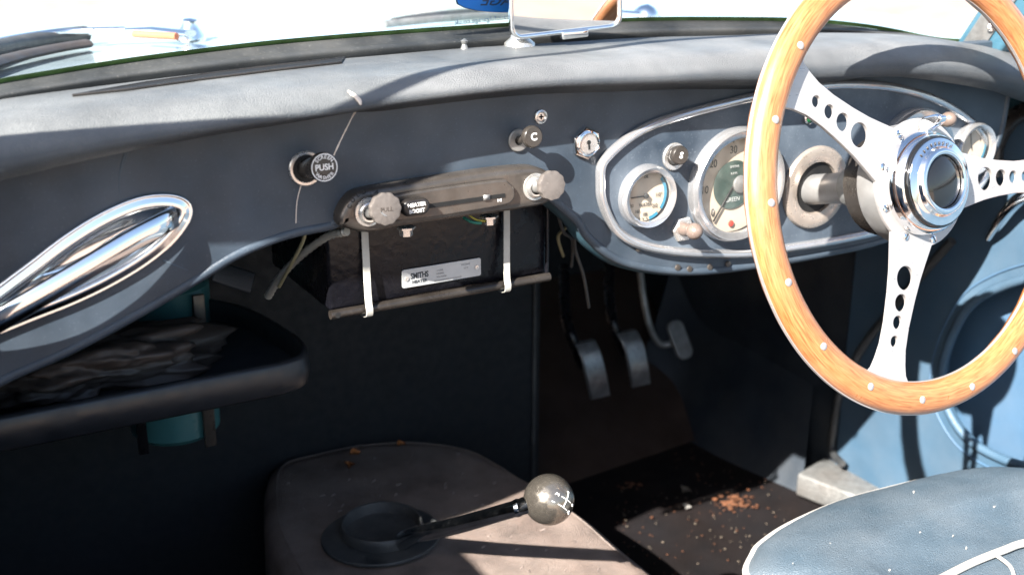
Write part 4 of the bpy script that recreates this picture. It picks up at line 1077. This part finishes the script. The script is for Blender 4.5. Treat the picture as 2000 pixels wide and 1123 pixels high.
# conduit cables
c0_ = [aty(678, 452, 0.01), aty(640, 462, 0.03), aty(590, 497, 0.06), aty(548, 540, 0.09), aty(524, 578, 0.12)]
P = catmull(c0_, 14); rr = [0.0034+0.0005*math.sin(i*2.4) for i in range(len(P))]
tag(link('ribbed_cable', tube(P, rr, 12), V['conduit'], loc=P[0]), 'pale ribbed cable curving down from the heater control panel', 'cable')
c1_ = [aty(596, 448, 0.02), aty(592, 470, 0.03), aty(575, 505, 0.05), aty(545, 560, 0.09)]
tag(link('thin_cable', tube(c1_, 0.0016, 10, sub=8), V['cable'], loc=c1_[0]), 'thin yellowish cable hanging behind the ribbed cable', 'cable')
q = aty(475, 540, 0.16)
tag(link('metal_bracket', box((-0.022, -0.010, 0), (0.018, 0.010, 0.003), 0.002, fr=frame((q.x-0.008, 0.16, q.z), (0.2, -1, 0.35), roll=-0.5)), V['kick'], loc=q), 'dim metal bracket up under the dash left of the cables', 'bracket')

hw = [((1098, 415), (1108, 440), (1090, 462), (1100, 500)), ((1086, 400), (1100, 452), (1118, 470), (1116, 520)), ((1130, 440), (1122, 480), (1140, 540), (1150, 600))]
for i, (pts_, m_, lb_) in enumerate(zip(hw, ('cable', 'rubber', 'rubber'), ('thin brown cable hanging just right of the heater box', 'black cable crossing the brown one right of the heater box', 'black cable hanging down towards the clutch pedal'))):
    P_ = [aty(x, y, 0.06+0.03*k) for k, (x, y) in enumerate(pts_)]
    tag(link('hanging_cable', tube(P_, 0.0018, 8, sub=6), V[m_], loc=P_[0]), lb_, 'cable', 'cables hanging under the dash')
# seams and fixings of the bulkhead trim
link('trim_seam', tube([Vector((BX-0.012, 0.449, 0.1)), Vector((BX-0.012, 0.449, -0.5))], 0.003, 8), V['rubber'], body)

# ================================================================== PEDALS
def pedal(label, pts, y0, wid, arm, ymid):
    P = [aty(x, y, yy) for (x, y), yy in pts]
    t = thing('foot_pedal', label, 'pedal', P[-1], 'driver foot pedals')
    C_ = catmull(P, 5); rows = []
    for i, p in enumerate(C_):
        rows.append([p+Vector((-wid/2, 0, 0)), p+Vector((-wid/2+0.002, -0.002, 0)), p+Vector((wid/2-0.002, -0.002, 0)), p+Vector((wid/2, 0, 0)), p+Vector((wid/2-0.002, 0.007, 0)), p+Vector((-wid/2+0.002, 0.007, 0))])
    me = grid(rows, closed_v=True); bm = bmesh.new(); bm.from_mesh(me); bmesh.ops.holes_fill(bm, edges=[e for e in bm.edges if e.is_boundary])
    link('pad', sharp(bm_mesh(bm), 0.6), V['pedal'], t)
    A_ = [aty(x, y, yy) for (x, y), yy in arm]
    link('arm', tube(A_, 0.0075, 12, sub=6), V['black'], t)
    return t
pedal('worn metal clutch pedal, leftmost of the three pedals', [((1143, 668), 0.46), ((1155, 695), 0.445), ((1165, 735), 0.44), ((1173, 775), 0.45)], 0, 0.034, [((1140, 715), 0.47), ((1118, 660), 0.47), ((1104, 610), 0.50), ((1102, 520), 0.55)], 0)
pedal('worn metal brake pedal between the clutch and the throttle', [((1224, 648), 0.46), ((1238, 675), 0.445), ((1247, 715), 0.44), ((1252, 752), 0.45)], 0, 0.034, [((1222, 690), 0.47), ((1200, 640), 0.47), ((1190, 580), 0.50), ((1190, 500), 0.55)], 0)
tp = thing('foot_pedal', 'small rounded throttle pedal on a bent rod, rightmost of the pedals', 'pedal', aty(1325, 665, 0.5), 'driver foot pedals')
q = aty(1325, 664, 0.50)
link('pad', sharp(curve_mesh([rrect(0.030, 0.062, 0.013, 6)], 0.007, 0.002, frame(q, (0.0, -0.9, 0.5), roll=0.12)), 0.9), V['zinc'], tp)
link('arm', tube([aty(1318, 668, 0.505), aty(1290, 672, 0.51), aty(1270, 640, 0.51), aty(1257, 580, 0.52), aty(1250, 520, 0.54)], 0.0052, 12, sub=6), V['zinc'], tp)

# ================================================================== DOOR, SILL, SEAL
DX = 0.62
def dxp(px, py, x=DX): p = at(px, py, 0, x); return (p.y, p.z)
pk = [(1840, 760), (1845, 700), (1868, 640), (1900, 592), (1950, 562), (2010, 543), (2090, 530), (2200, 560), (2250, 700), (2200, 860), (2100, 930), (2010, 912), (1950, 892), (1895, 860), (1860, 815)]
pkp = catmull([Vector((*dxp(*p), 0)) for p in pk], 4, True)
yf = dxp(1640, 800)[0]
outer = [(yf, -0.52), (yf, 0.118), (-0.85, 0.118), (-0.85, -0.52)]
DF = Matrix(((0, 0, 1, DX), (1, 0, 0, 0), (0, 1, 0, 0), (0, 0, 0, 1)))
door = link('door', curve_mesh([outer, [(p.x, p.y) for p in pkp]], 0.012, 0.002, DF), V['door_vinyl'], body, loc=(DX, -0.4, -0.45))
door['label'] = 'blue vinyl right hand door card with a map pocket opening'
link('pocket_rim', tube([Vector((DX-0.001, p.x, p.y)) for p in pkp], 0.006, 10, closed=True), V['door_vinyl'], door)
ctr = sum(pkp, Vector((0, 0, 0)))/len(pkp)
def ring_k(k): return [Vector((DX-0.0008, ctr.x+(p.x-ctr.x)*k, ctr.y+(p.y-ctr.y)*k)) for p in pkp]
link('seam', tube(ring_k(1.16), 0.0016, 6, closed=True), V['blue_vinyl'], door)
link('pocket_back', box((DX+0.055, -0.85, -0.5), (DX+0.06, yf, 0.1)), V['blue_vinyl'], door, smooth=False)
link('door_top', box((DX-0.012, -0.85, 0.112), (DX+0.09, yf, 0.135), 0.010, seg=4), V['fascia'], door)
link('outer_skin', box((DX+0.07, -0.85, -0.5), (DX+0.10, yf, 0.11), 0.004), V['paint'], door)
h0, h1, h2, h3 = at(2020, 376, 0, DX-0.02), at(1985, 392, 0, DX-0.03), at(1955, 425, 0, DX-0.03), at(1930, 465, 0, DX-0.012)
link('door_pull', tube([h0, h1, h2, h3], [0.0085, 0.004], 14, sub=6), V['chrome'], door)
# left door (behind the viewer's elbow), closed, shades the passenger footwell
ld = link('door', box((-0.70, -0.90, -0.5), (-0.66, 0.03, 0.175), 0.006), V['door_vinyl'], body, loc=(-0.66, -0.4, -0.45))
link('outer_skin', box((-0.76, -0.90, -0.5), (-0.705, 0.03, 0.13), 0.01), V['paint'], ld)
# door aperture seal
sp_ = [at(1705, 650, 0, 0.615), at(1672, 700, 0, 0.615), at(1640, 770, 0, 0.615), at(1628, 840, 0, 0.615), at(1625, 880, 0, 0.613), at(1645, 905, 0, 0.60)]
tag(link('door_seal', tube([at(1860, 470, 0, 0.615), at(1780, 560, 0, 0.615)]+sp_, 0.0055, 12, sub=6), V['rubber'], loc=sp_[0]), 'glossy black rubber door seal tube curving down to the step plate', 'seal')
a_ = [at(1942, 345, 0, 0.60), at(1944, 290, 0, 0.60), at(1962, 250, 0, 0.60), at(1990, 222, 0, 0.60), at(2040, 205, 0, 0.60)]
tag(link('door_seal', tube(a_, 0.010, 12, sub=6), V['bakelite'], loc=a_[0]), 'dark brown rubber seal arching at the right end of the dash', 'seal')
# step plate
q0, q1 = at(1600, 915, 2, -0.455), at(1800, 990, 2, -0.455)
dd = (q1-q0); dd.z = 0; ang = math.atan2(dd.y, dd.x)
sfr = Matrix.Translation(q0) @ Matrix.Rotation(ang, 4, 'Z')
tag(link('step_plate', box((-0.015, -0.035, -0.035), (0.40, 0.040, 0.0), 0.004, fr=sfr), V['zinc'], loc=q0), 'grey metal step plate with a rust spot beside the driver seat', 'step plate')

# ================================================================== SEAT
SZ = -0.25
seat = thing('driver_seat', 'dark blue leather driver seat cushion with white piping', 'seat', (0.32, -0.4, -0.45))
bd = [(1463, 1135), (1470, 1088), (1492, 1062), (1545, 1028), (1640, 987), (1750, 956), (1850, 934), (1930, 924), (2010, 926)]
bp2 = [at(x, y, 2, SZ) for x, y in bd]
right_ = [Vector((0.53, -0.16, SZ)), Vector((0.565, -0.22, SZ)), Vector((0.57, -0.35, SZ)), Vector((0.57, -0.62, SZ)), Vector((0.5, -0.68, SZ)), Vector((0.2, -0.68, SZ)), Vector((0.09, -0.62, SZ)), Vector((0.085, -0.4, SZ)), Vector((0.09, -0.22, SZ))]
so_ = catmull(bp2+right_, 6, True)
sc0 = Vector((0.33, -0.36, SZ))
rows = []
prof_ = [(1.0, -0.17), (1.004, -0.12), (1.006, -0.03), (1.0, 0.0), (0.985, 0.008), (0.96, 0.013), (0.90, 0.019), (0.80, 0.024), (0.70, 0.026), (0.66, 0.0255), (0.60, 0.024), (0.4, 0.022), (0.2, 0.020), (0.0, 0.020)]
pr2 = catmull([Vector((a, b, 0)) for a, b in prof_], 5)
for q_ in pr2:
    k, h = max(0.0, q_.x), q_.y; row = []
    for p in so_:
        X_, Y_ = sc0.x+(p.x-sc0.x)*k, sc0.y+(p.y-sc0.y)*k
        wr_ = abs(_n.noise(Vector((X_*26+Y_*14, Y_*52-X_*20, 3))))*_n.noise(Vector((X_*9, Y_*9, 7)))
        row.append(Vector((X_, Y_, SZ+h+0.0022*_n.noise(Vector((X_*11, Y_*11, 1)))+(0.0035*wr_ if h > 0 else 0))))
    rows.append(row)
me = grid(rows, closed_v=True); bm = bmesh.new(); bm.from_mesh(me); bmesh.ops.remove_doubles(bm, verts=bm.verts, dist=1e-6); bmesh.ops.recalc_face_normals(bm, faces=bm.faces)
link('cushion', bm_mesh(bm), V['seat'], seat)
link('edge_piping', tube([p+Vector((0, 0, 0.002)) for p in so_], 0.0038, 10, closed=True), V['piping'], seat)
# inner panel piping
ip = [at(x, y, 2, SZ+0.026) for x, y in ((1840, 1128), (1900, 1098), (1960, 1074), (2010, 1058))]
ip2 = catmull([ip[0]+(ip[0]-ip[2])*1.0, ip[0]+(ip[0]-ip[1])*0.5, ip[0], ip[1], ip[2], ip[3], ip[3]+Vector((0.07, -0.02, 0)), Vector((0.52, -0.32, SZ+0.024)), Vector((0.52, -0.60, SZ+0.024))], 6)
link('panel_piping', tube(ip2, 0.0036, 10), V['piping'], seat)
s2 = [at(x, y, 2, SZ+0.0265) for x, y in ((1943, 1082), (1972, 1104), (1982, 1130), (1990, 1170))]
link('panel_seam', tube(s2, 0.0018, 8, sub=4), V['piping'], seat)
ps = thing('passenger_seat', 'dark blue leather passenger seat beside the left door', 'seat', (-0.38, -0.5, -0.45))
link('cushion', box((-0.62, -0.70, -0.42), (-0.14, -0.40, -0.26), 0.04, seg=4), V['seat'], ps)

# ================================================================== SMALL STUFF
# cobweb thread
wp_ = [on_roll(686, 183, 0.001)[0], on_roll(705, 200, 0.001)[0], aty(690, 225, -0.03), aty(680, 245, -0.028), aty(665, 275, -0.024), aty(652, 304, -0.024)]
if all(wp_[:2]):
    Pw = catmull(wp_, 6)
    rw = [0.0004+0.0006*abs(_n.noise(p*160)) for p in Pw]
    cw = link('cobweb', tube(Pw, rw, 6), V['web'], loc=Pw[0])
    tag(cw, 'pale cobweb thread from the dash top down to the washer button', 'cobweb')
    link('web_tuft', disp(tube([on_roll(681, 181, 0.001)[0], on_roll(694, 194, 0.0015)[0], on_roll(703, 205, 0.001)[0]], 0.0010, 6, sub=4), 0.0012, 300), V['web'], cw)
    link('lower_thread', tube([aty(588, 362, -0.003), aty(580, 395, -0.003), aty(578, 436, -0.004)], 0.00045, 6, sub=4), V['web'], cw)
# leaves
def leaf(p, s_, m_, label, rz, group):
    n_ = 7; rows = []
    for i in range(n_):
        t = i/(n_-1); w_ = math.sin(PI*min(1, t*1.02))*0.42+0.02
        rows.append([Vector((s_*(t-.5), s_*w_*k*(1+.3*random.uniform(-1, 1)), s_*(0.18*abs(k)+0.10*math.sin(t*5)))) for k in (-1, -.5, 0, .5, 1)])
    me = grid(rows); me.transform(Matrix.Translation(p) @ Matrix.Rotation(rz, 4, 'Z') @ Matrix.Rotation(0.3, 4, 'X'))
    return tag(link('leaf_fragment', me, m_, loc=p), label, 'leaf', group)
leaf(at(681, 909, 2, TZ+0.004), 0.018, V['leaf3'], 'orange leaf fragment on the tunnel, nearest to the gaiter', 1.2, 'leaf fragments on the tunnel')
leaf(at(694, 885, 2, TZ+0.004), 0.015, V['leaf3'], 'orange leaf fragment lying between two others on the tunnel', 0.1, 'leaf fragments on the tunnel')
leaf(at(783, 868, 2, TZ+0.004), 0.014, V['leaf3'], 'orange leaf fragment at the far front edge of the tunnel', 0.5, 'leaf fragments on the tunnel')
FZ = -0.496
leaf(at(1338, 958, 2, FZ), 0.020, V['leaf2'], 'pale dry leaf fragment on the driver floor beside the brown crumbs', 0.5, None)
leaf(at(1340, 990, 2, FZ), 0.016, V['piping'], 'small white chip lying on the driver floor', 0.9, None)
# crumbs
def crumbs(name, spots, m_, label):
    bm = bmesh.new()
    for (px, py), n_, spread, sz_ in spots:
        c = at(px, py, 2, FZ)
        for _ in range(n_):
            q = c+Vector((random.gauss(0, spread), random.gauss(0, spread*0.8), 0)); s_ = sz_*random.uniform(0.3, 1.2)
            r = bmesh.ops.create_icosphere(bm, subdivisions=1, radius=s_)
            for v in r['verts']: v.co = Vector((v.co.x*random.uniform(.6, 1.4), v.co.y*random.uniform(.6, 1.4), abs(v.co.z)*0.6))+q
    o = link(name, bm_mesh(bm), m_, loc=at(1400, 980, 2, FZ), smooth=False)
    o['kind'] = 'stuff'; o['label'] = label; o['category'] = 'crumbs'; return o
crumbs('leaf_crumbs', [((1440, 985), 60, 0.017, 0.0030), ((1425, 975), 12, 0.010, 0.0050), ((1235, 948), 18, 0.008, 0.0032), ((1400, 960), 70, 0.07, 0.0016), ((1300, 1040), 60, 0.08, 0.0015), ((1380, 880), 40, 0.04, 0.0016)], V['leaf'], 'rust coloured leaf crumbs scattered on the driver floor')
crumbs('pale_grit', [((1350, 1000), 60, 0.08, 0.0016), ((1450, 1040), 40, 0.06, 0.0014)], V['leaf2'], 'pale grit scattered on the driver floor')
# dust specks on seat
bm = bmesh.new()
for _ in range(14):
    c = at(random.uniform(1500, 1990), random.uniform(945, 1120), 2, SZ+0.022)
    if c.y > -0.14: continue
    r = bmesh.ops.create_icosphere(bm, subdivisions=1, radius=random.uniform(0.0003, 0.0009))
    for v in r['verts']: v.co = Vector((v.co.x*1.5, v.co.y, v.co.z*0.5))+Vector((c.x, c.y, SZ+0.0225+random.uniform(0, 0.003)))
o = link('dust_specks', bm_mesh(bm), V['piping'], loc=(0.33, -0.3, SZ+0.02)); o['kind'] = 'stuff'; o['label'] = 'pale dust specks scattered over the driver seat cushion'; o['category'] = 'specks'
tag(leaf(at(1576, 1053, 2, SZ+0.016), 0.008, V['piping'], 'x', 0.3, None), 'tiny white flake on the front corner of the driver seat', 'flake')
bpy.context.view_layer.update()
